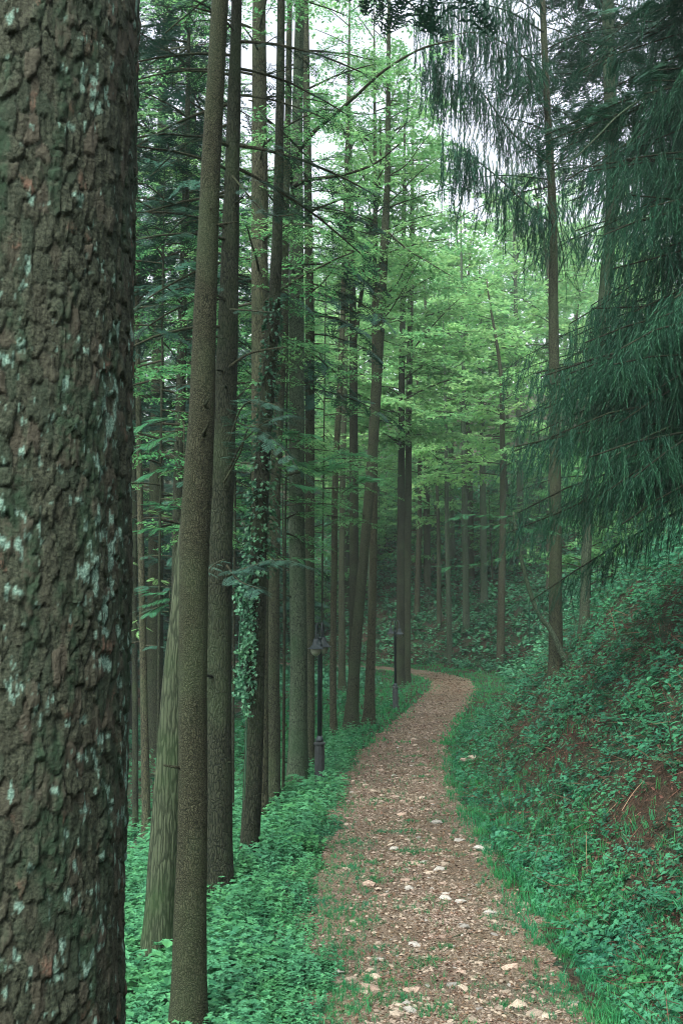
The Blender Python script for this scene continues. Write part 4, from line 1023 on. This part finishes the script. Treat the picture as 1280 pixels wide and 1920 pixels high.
larch('larch_tree', 'slim trunk seen between the near lamp and the slanting trunk, on the far grass', [(1290, 641, 14), (1100, 640, 12), (900, 642, 11), (640, 648, 10), (300, 655, 7)], 38, M_BARK, 22, 900, 34, 2.6, 1.2, 15)
larch('larch_tree', 'dark trunk standing right against the far lamp', [(1279, 750, 17), (1000, 751, 14), (700, 753, 12), (400, 757, 9)], 40, M_BARK_DARK, 24, 850, 46, 3.4, 1.5, 16, temps=FEATHLO, spray=.8)
larch('larch_tree', 'paler twin trunk touching the dark one behind the far lamp', [(1272, 762, 14), (1000, 764, 13), (700, 767, 12), (400, 772, 9)], 41.5, M_BARK, 24, 850, 46, 3.4, 1.5, 17, temps=FEATHLO, spray=.8)

# ---- right side trees
def weep(name, label, rows, Y, mat, top, bands, seed, tmp=None):
    t, ax, base, tr = make_tree(name, label, rows, Y, mat, top, segs=16, seed=seed)
    tw, fo = Acc(), Acc()
    for (p0, p1, n_, l0, l1, azs, sl, tint, dens) in bands:
        crown(ax, at(0, p0, Y)[2], at(0, p1, Y)[2], n_, l0, l1, .0, .22, tmp or STRANDS, sl, tw, fo, azs=azs, kind='weep', tint=tint, dens=dens, side=.3, lr=.011)
    return t, ax, base, tw, fo
N_rows = [(1190, 1041, 25), (1000, 1041, 22), (800, 1040, 20), (600, 1037, 18), (400, 1036, 16), (200, 1025, 14), (0, 1016, 12), (-200, 1010, 10)]
t, ax, base, tw, fo = weep('weeping_conifer', 'slim upright trunk on the right bank with dark hanging sprays high up', N_rows, 20, M_BARK, 17,
    [(430, 250, 12, 2.1, 2.0, (1.2, 5.0), .62, .4, .75), (250, -80, 14, 2.2, 2.2, (1.6, 4.6), .7, .25, .7), (330, -150, 12, 1.6, 1.5, (-1.6, 1.6), .6, .25, .6)], 21)
for pix in ([(1036, 420), (990, 385), (930, 330), (880, 290), (855, 270)], [(1030, 300), (960, 250), (900, 170), (850, 150), (810, 130)], [(1022, 150), (960, 90), (880, 60), (800, 90)], [(1018, 60), (950, 20), (870, 5), (790, 10)]):
    l_, c = limb(t, base, pix, 19.8, 17.5, .022, .006)
    Ps = []; 
    for i in range(190):
        u = .1 + .9 * rng.random(); x = u * (len(c) - 1); k = min(int(x), len(c) - 2); Ps.append(c[k] + (c[k + 1] - c[k]) * (x - k) + rng.normal(0, .16, 3) * [1, 1, .35])
    Ps = np.array(Ps); scatter(fo, STRANDS, Ps, frames(np.tile([0, 0, -1.0], (len(Ps), 1)) + rng.normal(0, .1, (len(Ps), 3)), rng.normal(0, 1, (len(Ps), 3))), rng.uniform(.4, 1.0, len(Ps)) * (1 + .3 * (rng.random(len(Ps)) > .8)), np.clip(rng.normal(.28, .12, len(Ps)), 0, 1))
add_crown(t, base, tw, fo, M_WEEP, M_BARK_DARK)
# large weeping conifer whose trunk stands beyond the right edge of the picture
R_rows = [(1500, 1560, 80), (1000, 1540, 70), (500, 1520, 60), (0, 1500, 48)]
t, ax, base, tw, fo = weep('weeping_conifer', 'huge dark conifer hanging its curtain of drooping boughs over the right bank', R_rows, 12.5, M_BARK_DARK, 14,
    [(850, 620, 40, 3.25, 3.3, (2.65, 3.75), .55, .38, 1.6), (620, 330, 44, 3.1, 2.9, (2.5, 3.9), .6, .38, 1.5), (330, 120, 26, 2.8, 2.7, (2.4, 4.0), .55, .3, 1.2), (150, -250, 22, 2.8, 2.3, (2.1, 4.3), .5, .1, 1.0)], 22)
for pix, y0, y1 in (([(1330, 130), (1215, 180), (1160, 215), (1120, 255), (1070, 300), (1030, 305), (1000, 285), (985, 258)], 12.2, 11.2), ([(1255, 800), (1200, 825), (1140, 862)], 11.3, 11.0), ([(1240, 955), (1220, 975), (1170, 992), (1110, 985)], 11.6, 11.4)):
    limb(t, base, pix, y0, y1, .014, .005, M_BARK_PALE)
crown(ax, at(0, 200, 12.5)[2], at(0, -200, 12.5)[2], 22, 3.0, 2.6, .0, .2, FIRLO, .42, tw, fo, azs=(2.3, 4.0), tint=.1, dens=.8, lr=.011)
add_crown(t, base, tw, fo, M_WEEP, M_BARK_DARK)
# upper trunk standing between them
t, ax, base, tw, fo = weep('weeping_conifer', 'thicker mossy trunk behind the hanging boughs, right of the slim trunk', [(1100, 1096, 17), (900, 1104, 20), (640, 1125, 22), (375, 1148, 24), (200, 1144, 25), (0, 1138, 24)], 22, M_BARK_PALE, 18,
    [(620, 380, 10, 2.4, 2.2, None, .7, .45, .7), (330, -150, 22, 2.4, 1.8, None, .7, .1, .8), (950, 640, 10, 1.9, 2.2, None, .7, .4, .8)], 23, STRANDLO)
crown(ax, at(0, 330, 22)[2], at(0, -150, 22)[2], 30, 3.2, 2.4, .0, .2, FIRLO, .6, tw, fo, tint=.1, dens=.8, lr=.011)
add_crown(t, base, tw, fo, M_WEEP, M_BARK_DARK)
# curved young tree leaning out from the foot of the slim trunk
O_rows = [(1186, 1034, 10), (1165, 1018, 9), (1140, 1004, 9), (1100, 990, 8), (1050, 977, 7), (1000, 967, 6), (960, 962, 4)]
P, g = px_axis(O_rows, 19.6); axo = interp_axis(P); base = (*axo(g)[:2], g)
t = thing('leaning_sapling', 'curved mossy sapling bending out from the foot of the slim trunk on the bank', 'young tree', base)
V, T = tube(catmull(P[:, :3], 4), np.interp(np.linspace(0, 1, (len(P) - 1) * 4 + 1), np.linspace(0, 1, len(P)), P[:, 3]), 10)
link('trunk', mesh_np('trunk', V - np.array(base), T, None, True, [M_BARK_PALE]), t)
fo = Acc()
for pix in ([(962, 975), (990, 972), (1020, 968), (1045, 975)], [(962, 968), (920, 966), (880, 965), (850, 972)], [(975, 1025), (930, 1050), (880, 1060), (830, 1062)], [(963, 985), (1000, 992), (1030, 995)], [(962, 980), (910, 985), (860, 985)]):
    l_, c = limb(t, base, pix, 19.4, 18.6, .009, .003); sprays_along(c, FRONDS, fo, 12, .30, .6, spread=.6, fwd=1)
link('foliage', fo.mesh('foliage', M_FROND, base), t, kind='stuff')

# ---- slim trunks on the far hillside behind the bend (shared meshes)
def shared_far(seed, mat, H=22, r=.17, n_=34, l0=3.0, fm=M_LARCH, temps=FEATHLO, z0=.48, spray=1.0, tint=.5, el=.25, dens=.55):
    P = np.array([[0, 0, -.4, r * 1.2], [0, 0, 0, r * 1.1], [rng.normal(0, .15), 0, H * .4, r * .85], [rng.normal(0, .3), 0, H * .75, r * .55], [rng.normal(0, .4), 0, H, .03]])
    tr = trunk_mesh('trunk', P, (0, 0, 0), mat, 10, .8, .3, .08, seed); ax = interp_axis(P)
    tw, fo = Acc(), Acc(); crown(ax, H * z0, H * .97, n_, l0, .8, el, .15, temps, spray, tw, fo, tint=tint, dens=dens)
    return tr, tw.mesh('branches', M_TWIG), fo.mesh('foliage', fm)
FARK = [shared_far(400 + i, (M_BARK, M_BARK_PALE, M_BARK_RED, M_BARK_PALE)[i], tint=.35 + .15 * i, H=16.5 + 1.5 * i) for i in range(4)]
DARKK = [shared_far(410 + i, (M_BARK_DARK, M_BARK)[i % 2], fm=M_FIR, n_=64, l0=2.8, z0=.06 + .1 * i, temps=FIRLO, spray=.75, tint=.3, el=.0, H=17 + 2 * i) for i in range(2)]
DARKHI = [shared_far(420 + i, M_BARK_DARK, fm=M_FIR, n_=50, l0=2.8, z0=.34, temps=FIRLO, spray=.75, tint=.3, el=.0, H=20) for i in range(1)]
def far_tree(K, x, y, label, group, name='larch_tree', s=1.0, rz=None):
    g = gz(x, y); t = thing(name, label, 'tree', (x, y, g), group, rng.uniform(0, 6.28) if rz is None else rz); t.scale = (s, s, s * rng.uniform(.92, 1.1))
    for nm, me in zip(('trunk', 'branches', 'foliage'), K):
        o = link(nm, me, t)
        if nm != 'trunk': o['kind'] = 'stuff'
    return t
UNIQ = [(881, 60, 'broad distant trunk on the hillside, seen above the middle of the bank'), (906, 55, 'reddish distant trunk in the pair above the bend'), (934, 46, 'upright trunk on the hillside just left of the curved sapling'),
        (841, 50, 'thin trunk on the hillside straight above the bend of the path'), (822, 54, 'short-footed slim trunk at the bottom of the hillside behind the bend'), (948, 66, 'very thin far trunk right beside the hillside trunk near the curved sapling'),
        (780, 57, 'distant trunk rising just right of the twin trunks at the far lamp')]
for i, (px, Y, lb_) in enumerate(UNIQ):
    X = (px - 640) / F * Y; far_tree(FARK[i % 4], X, Y, lb_, None, s=[1.3, 1.1, 1.0, .8, .75, .8, .9][i])
GR = 'slim trees crowding the far hillside'; GL = 'slender forest tree among many alike on the hillside beyond the bend'
pts = []; tries = 0
while len(pts) < 46 and tries < 4000:
    tries += 1
    Y = rng.uniform(52, 108); X = rng.uniform(-.10 * Y, .34 * Y)
    if any((X - a) ** 2 + (Y - b) ** 2 < 9 for a, b in pts): continue
    pts.append((X, Y))
for i, (X, Y) in enumerate(pts): far_tree(FARK[i % 4], X, Y, GL, GR, s=rng.uniform(.8, 1.25))
# dark conifers filling the valley on the left
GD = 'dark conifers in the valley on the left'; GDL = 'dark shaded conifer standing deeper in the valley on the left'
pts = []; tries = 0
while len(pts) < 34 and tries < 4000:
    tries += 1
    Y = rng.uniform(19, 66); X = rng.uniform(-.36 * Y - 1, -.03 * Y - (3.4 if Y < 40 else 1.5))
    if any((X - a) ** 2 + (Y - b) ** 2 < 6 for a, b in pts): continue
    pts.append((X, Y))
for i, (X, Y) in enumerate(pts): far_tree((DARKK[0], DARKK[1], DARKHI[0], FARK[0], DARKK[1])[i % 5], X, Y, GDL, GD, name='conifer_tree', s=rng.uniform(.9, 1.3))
for rows, Y, lb_, mt in (([(1560, 254, 11), (900, 252, 11), (640, 250, 10)], 20, 'thin dark trunk at the edge of the massive lichened trunk', M_BARK_DARK), ([(1560, 275, 15), (1200, 268, 13), (900, 262, 12), (640, 258, 10)], 18, 'brownish slim trunk curving slightly between the massive trunk and the speckled one', M_BARK_RED),
                          ([(1500, 325, 20), (900, 335, 20), (500, 345, 17)], 17, 'shadowed trunk seen behind the stringy-barked trunk', M_BARK_DARK)):
    t, ax, base, tr = make_tree('conifer_tree', lb_, rows, Y, mt, 14, segs=12, seed=int(Y)); tw, fo = Acc(), Acc()
    crown(ax, at(0, 620, Y)[2], 13, 30, 2.2, 1.4, .05, .22, FIRLO, .5, tw, fo, tint=.4, dens=.9)
    crown(ax, at(0, 1250, Y)[2], at(0, 600, Y)[2], 14, 1.0, 1.1, .0, .15, FRONDS, .34, tw, fo, tint=.8, dens=.7)
    add_crown(t, base, tw, fo, M_LARCH if Y == 20 else M_FIR)
    if Y == 17:
        tw, fo = Acc(), Acc(); crown(ax, at(0, 480, Y)[2], at(0, -60, Y)[2], 16, 2.1, 1.8, .1, .15, FEATHF, .45, tw, fo, tint=.5, dens=.8); add_crown(t, base, tw, fo, M_LARCH)

# bright young fronds low down on the left (hemlock seedlings) 
def frond_plant(name, label, pix_sets, Y, foot, cat='young tree', sz=.3, tint=.6, mat=None):
    P0 = at(foot[0], foot[1], Y); g = gz(P0[0], Y); base = (P0[0], Y, g); t = thing(name, label, cat, base)
    top = at(pix_sets[0][0][0], min(p[0][1] for p in pix_sets), Y)
    c0 = catmull(np.array([[P0[0], Y, g - .1], [(P0[0] + top[0]) / 2 + .03, Y, (g + top[2]) / 2], top]), 6)
    V, T = tube(c0, np.linspace(.022, .008, len(c0)), 7); link('trunk', mesh_np('trunk', V - np.array(base), T, None, True, [M_TWIG]), t)
    fo = Acc()
    for pix in pix_sets: 
        l_, c = limb(t, base, pix, Y, Y - .4, .008, .003); sprays_along(c, FRONDS, fo, 14, sz, tint, spread=.6, fwd=1)
    link('foliage', fo.mesh('foliage', mat or M_FROND, base), t, kind='stuff')
frond_plant('hemlock_sapling', 'bright feathery sapling branches showing left of the stringy-barked trunk', [[(345, 878), (315, 876), (275, 890)], [(345, 955), (315, 950), (285, 945)], [(340, 992), (310, 990), (268, 994)], [(345, 790), (300, 785), (262, 800)], [(340, 815), (300, 822), (270, 835)]], 13.5, (345, 1500), sz=.22)
frond_plant('hemlock_sapling', 'small bright fronds low between the massive trunk and the stringy-barked one', [[(318, 1108), (295, 1112), (275, 1110)], [(318, 1130), (295, 1140), (280, 1150)], [(316, 1120), (300, 1125), (270, 1135)]], 13, (322, 1500), sz=.16)
frond_plant('hemlock_sapling', 'bright sapling fronds stretching right across the pale-barked trunk', [[(528, 885), (560, 872), (600, 862)], [(540, 870), (590, 885), (630, 872)], [(600, 868), (640, 852), (680, 850)], [(540, 905), (570, 910), (588, 915)], [(530, 820), (545, 812), (590, 815)], [(640, 925), (670, 905), (690, 897)]], 16.8, (530, 1480), sz=.30, tint=.7)
frond_plant('hemlock_sapling', 'small pale frond reaching across the pale-barked trunk at mid height', [[(510, 1045), (550, 1046), (590, 1050)]], 16.6, (508, 1480), sz=.2, tint=.7)

# leafy saplings with rounded crowns on the hillside
def sap_mesh(seed):
    H = 5.5; P = np.array([[0, 0, -.3, .06], [.1, 0, 1.5, .05], [.3, 0, 3.5, .03], [.35, 0, 5.6, .01]]); tr = trunk_mesh('trunk', P, (0, 0, 0), M_BARK, 7, .4, .1, .05, seed)
    tw, fo = Acc(), Acc(); crown(interp_axis(P), .8, 5.4, 26, 1.7, .8, .35, .15, BROAD, .55, tw, fo, tint=.4, dens=.8); return tr, tw.mesh('branches', M_TWIG), fo.mesh('foliage', M_BROAD)
SAP = [sap_mesh(500 + i) for i in range(3)]
GS = 'leafy saplings under the far trees'; GSL = 'green leafy sapling growing under the tall trees beyond the bend'
for i in range(52):
    if i < 32: Y = rng.uniform(58, 86); X = rng.uniform(.0 * Y, .26 * Y)
    elif i < 44: Y = rng.uniform(54, 80); X = rng.uniform(-.06 * Y, .08 * Y)
    else: Y = rng.uniform(30, 42); X = rng.uniform(.22 * Y, .36 * Y)
    far_tree(SAP[i % 3], X, Y, GSL, GS, name='leafy_sapling', s=rng.uniform(.6, 1.25))

# bright hanging wood far behind everything: one mass of leaves with depth
acc = Acc(); nn = 34000
X = rng.uniform(-60, 80, nn); Y = rng.uniform(108, 150, nn); Z = ground(X, Y) + rng.uniform(0, 1, nn) ** 1.2 * (17 + 8 * vnoise(X * .08, Y * .08, seed=90))
scatter(acc, [leaf2(1, .7, .2), leaf2(1, .9, -.1)], np.stack([X, Y, Z], -1), unit_up(nn, .6), rng.uniform(.4, .85, nn), rng.random(nn))
o = link('distant_woods', acc.mesh('distant_woods', M_BROAD), kind='stuff'); tag(o, 'bright mass of far-off tree crowns closing the view over the hill', 'woods')

# ------------------------------------------------------------------ street lamps
M_METAL = plain_mat('lamp_metal', (.022, .034, .036), .5, .1, .2, .001, 25)
M_POST = plain_mat('lamp_base_paint', (.045, .055, .055), .6, .2, .25, .002, 18)
M_GLOBE = plain_mat('frosted_globe', (.16, .18, .13), .35, 0, .12, 0, 10)
def make_lamp(base, label):
    base = (base[0], base[1], base[2] + .10)
    t = thing('street_lamp', label, 'street lamp', base, 'double street lamps beside the path')
    def part(nm, VT, mat, par=t, smooth=False):
        return link(nm, mesh_np(nm, VT[0], VT[1], None, smooth, [mat]), par)
    a_ = Acc(); a_.add(*lathe([(0, -.2), (.10, -.2), (.095, .06), (.088, .10), (.086, .56), (.082, .60), (.105, .61), (.105, .64), (.055, .67), (0, .67)], 10)); V, T, _ = a_.arrays(); part('base', (V, T), M_POST)
    part('collar', lathe([(0, .67), (.07, .67), (.075, .69), (.055, .72), (.046, .76), (0, .76)], 16), M_METAL, smooth=True)
    part('post', lathe([(0, .76), (.042, .76), (.037, 2.32), (.05, 2.33), (.05, 2.36), (.03, 2.38), (.03, 2.44), (.042, 2.45), (.042, 2.47), (0, 2.48)], 14), M_METAL, smooth=True)
    dr = np.array([.09, 1.0, 0]); dr /= np.linalg.norm(dr)
    for s in (-1, 1):
        c0 = np.array([0, 0, 2.44]) + dr * s * .03 + np.array([s * .028, 0, 0])
        pts = catmull(np.array([c0, c0 + [0, 0, .14], c0 + dr * s * .08 + [0, 0, .26], c0 + dr * s * .20 + [0, 0, .27], c0 + dr * s * .30 + [0, 0, .18], c0 + dr * s * .33 + [0, 0, .02]]), 5)
        arm = part('arm', tube(pts, .013, 8), M_METAL, smooth=True)
        e_ = pts[-1]
        sh = [(0, .0), (.045, .0), (.05, -.05), (.062, -.10), (.095, -.145), (.14, -.168), (.143, -.176), (.095, -.155), (.06, -.11), (.0, -.10)]
        head = part('lamp_shade', lathe([(r, z + e_[2]) for r, z in sh], 24, (e_[0], e_[1], 0)), M_METAL, smooth=True)
        part('globe', lathe([(0.09 * math.sin(q), e_[2] - .20 - .10 * math.cos(PI - q) * -1) for q in np.linspace(0, PI, 10)], 18, (e_[0], e_[1], 0)), M_GLOBE, head, smooth=True)
    return t
P = at(599, 1450, 17.7); l1 = make_lamp((P[0], 17.7, gz(P[0], 17.7)), 'nearer double lamp on a dark square-footed post in the herbs left of the path')
P = at(741, 1318, 31.5); l2 = copy_tree(l1); l2.location = (P[0], 31.5, gz(P[0], 31.5) + .05); l2.rotation_euler = (0, 0, .5); l2['label'] = 'farther double lamp standing on the grass inside the bend'

# ------------------------------------------------------------------ single things on the ground
P = hit(888, 1432); r_ = thing('rock', 'pale angular rock in the grass on the right edge of the path', 'rock', (P[0], P[1], gz(P[0], P[1])))
for dx, dz, L, me in ((0, .10, .23, SM[0]), (-.16, .07, .12, SM[4])):
    o = link('slab', me, r_, (dx, 0, dz)); o.scale = (L, L * .9, L * .9); o.rotation_euler = (.2, .12, .1)
def stick(label, p0, p1, Y0, r, cat='stick', nm='fallen_stick', mat=None, side=True):
    A_ = hit(*p0); B_ = hit(*p1); A_ = A_ + [0, 0, .03]; B_ = B_ + [0, 0, .03]; M_ = (A_ + B_) / 2 + [0, 0, .03]
    Vv, T = tube(catmull(np.array([A_, M_, B_]), 6), np.linspace(r, r * .6, 13), 7, wob=.3, seed=5)
    acc = Acc(); acc.add(Vv, T)
    if side: V2, T2 = tube([M_, M_ + (B_ - A_) * .15 + [0.0, .03, .05]], [r * .4, r * .2], 5); acc.add(V2, T2)
    tag(link(nm, acc.mesh(nm, mat or M_TWIG, A_, True), None, tuple(A_)), label, cat)
stick('dark rotten stick lying in the bare hollow at the bottom right of the path', (985, 1850), (1032, 1872), 7, .018)
stick('thin grey stick across the stony middle of the path', (842, 1768), (900, 1762), 8, .008)
stick('short twig near the bottom of the path, among the grass tufts', (685, 1912), (700, 1898), 6.2, .006)
def dryrod(label, p0, p1, Y0, Y1, r=.004, nm='dry_stem'):
    A_ = at(*p0, Y0); B_ = at(*p1, Y1); V, T = tube(catmull(np.array([A_, (A_ + B_) / 2 + [0, 0, .02], B_]), 6), np.linspace(r, r * .6, 13), 5)
    tag(link(nm, mesh_np(nm, V - A_, T, {'tint': np.full(len(V), .9)}, True, [M_DRY]), None, tuple(A_)), label, 'dead stem')
def on_bank(px, py): 
    P = hit(px, py); return P[1] - .05
y = on_bank(1156, 1190); dryrod('yellow bent grass stem standing up from the upper bank', (1156, 1192), (1142, 1142), y, y - .05, .006)
y = on_bank(1100, 1650); dryrod('thin upright brown stem in the brown patch of the bank', (1100, 1650), (1098, 1560), y, y, .004)
y = on_bank(1180, 1560); dryrod('long straw-coloured stalk lying slanted in the brown patch', (1165, 1520), (1205, 1465), y, y + .4, .004)
y = on_bank(1215, 1510); dryrod('upper of the slanted dry stalks near the right edge', (1190, 1530), (1250, 1500), y, y + .3, .004)
# ferns on the bank: each its own
FM = [mesh_np('fronds', v, t_, {'tint': np.clip(a_ + .55, 0, 1)}, False, [M_BANK]) for v, t_, a_ in FERNS]
def plant(me, nm, part, px, py, s, label, cat, group=None, tilt=(0, 0)):
    P = hit(px, py); t = thing(nm, label, cat, (P[0], P[1], gz(P[0], P[1])), group, rng.uniform(0, 6.28)); t.scale = (s, s, s); t.rotation_euler = (tilt[0], tilt[1], rng.uniform(0, 6.28)); link(part, me, t, kind='stuff')
    return t
plant(FM[0], 'fern', 'fronds', 1268, 1700, .30, 'pale fern cut by the right edge above the bottom corner', 'fern')
plant(FM[1], 'fern', 'fronds', 1075, 1480, .30, 'broad fern on the bank left of the dry stalks', 'fern')
for px, py, s in ((1180, 1360, .35), (1240, 1370, .35), (1110, 1260, .35), (1200, 1220, .4), (1010, 1290, .3), (1060, 1350, .3), (1250, 1440, .3), (1140, 1310, .35), (1000, 1400, .25), (1230, 1290, .4), (960, 1350, .25), (1160, 1420, .28)):
    plant(FM[rng.integers(4)], 'fern', 'fronds', px + rng.normal(0, 8), py, s, 'small dark fern growing on the right bank', 'fern', 'ferns on the right bank')
# larger-leaved shrub shoots near the right edge
def shoot(label, px, py, Y, H, nl, ll, cat='shrub', nm='leafy_shoot', lean=0.1, mat=None, tint=.8):
    P = hit(px, py); g = gz(P[0], P[1]); base = (P[0], P[1], g); t = thing(nm, label, cat, base)
    c = catmull(np.array([[0, 0, -.05], [lean * .3, 0, H * .5], [lean, 0, H]]), 6); V, T = tube(c, np.linspace(.009, .004, len(c)), 6)
    link('stem', mesh_np('stem', V, T, None, True, [M_TWIG]), t)
    for k in range(nl):
        u = .35 + .65 * (k + .5) / nl; p = c[int(u * (len(c) - 1))]; a = k * 2.4 + rng.uniform(-.3, .3)
        d = np.array([math.cos(a), math.sin(a), rng.uniform(.0, .6)])
        tv = np.array([[0, 0, 0], [.3, .13, .05], [.65, .13, .04], [1, 0, -.06], [.65, -.13, .04], [.3, -.13, .05], [.3, 0, .0], [.65, 0, -.01]])
        tt = np.array([[0, 6, 1], [0, 5, 6], [1, 6, 7], [1, 7, 2], [6, 5, 4], [6, 4, 7], [2, 7, 3], [7, 4, 3]])
        V2 = tv @ RM(d).T * ll * rng.uniform(.8, 1.2) + p
        link('leaf', mesh_np('leaf', V2, tt, {'tint': np.full(8, tint + rng.uniform(-.15, .1))}, True, [mat or M_BANK]), t)
shoot('upright shoot with long pale oval leaves above the brown patch, near the right edge', 1232, 1345, 10, .42, 12, .15, lean=-.12)
shoot('slender leafy shoot cut by the right edge above the brown patch', 1262, 1440, 9, .5, 12, .11, lean=-.05)
shoot('broad-leaved dock-like plant low on the grassy verge at bottom right', 1140, 1745, 7.5, .14, 8, .13, cat='plant', nm='broad_leaved_plant', lean=.02)
shoot('small plant with light leaves at the foot of the bank beside the verge', 1040, 1640, 8.5, .12, 8, .09, cat='plant', nm='broad_leaved_plant', lean=.02)
print('tris', sum(len(m_.loop_triangles) or sum(len(p_.vertices) - 2 for p_ in m_.polygons) if False else len(m_.polygons) for m_ in bpy.data.meshes))

# ------------------------------------------------------------------ air
HAZE = .0009
m, n, out = nodes_mat('haze_air')
v = n.nodes.new('ShaderNodeVolumePrincipled'); v.inputs['Density'].default_value = HAZE; v.inputs['Color'].default_value = (.80, .95, .90, 1); v.inputs['Anisotropy'].default_value = .2
n.links.new(v.outputs[0], out.inputs['Volume'])
V, T = box((0, 180, 20), (560, 520, 84)); zb = float(GZ.min()) - 1.0; V[:, 2] = np.where(V[:, 2] < 20, zb, 55.0); V[:, 0] = np.sign(V[:, 0]) * 270; V[:, 1] = np.where(V[:, 1] < 180, -70, 430)
link('haze', mesh_np('haze', V, T, None, False, [m]), kind='stuff')
print('top', zb, max((o.matrix_world @ Vector(c))[2] for o in C.objects if o.type == 'MESH' and o.name != 'haze' for c in o.bound_box), float(GZ.max()))
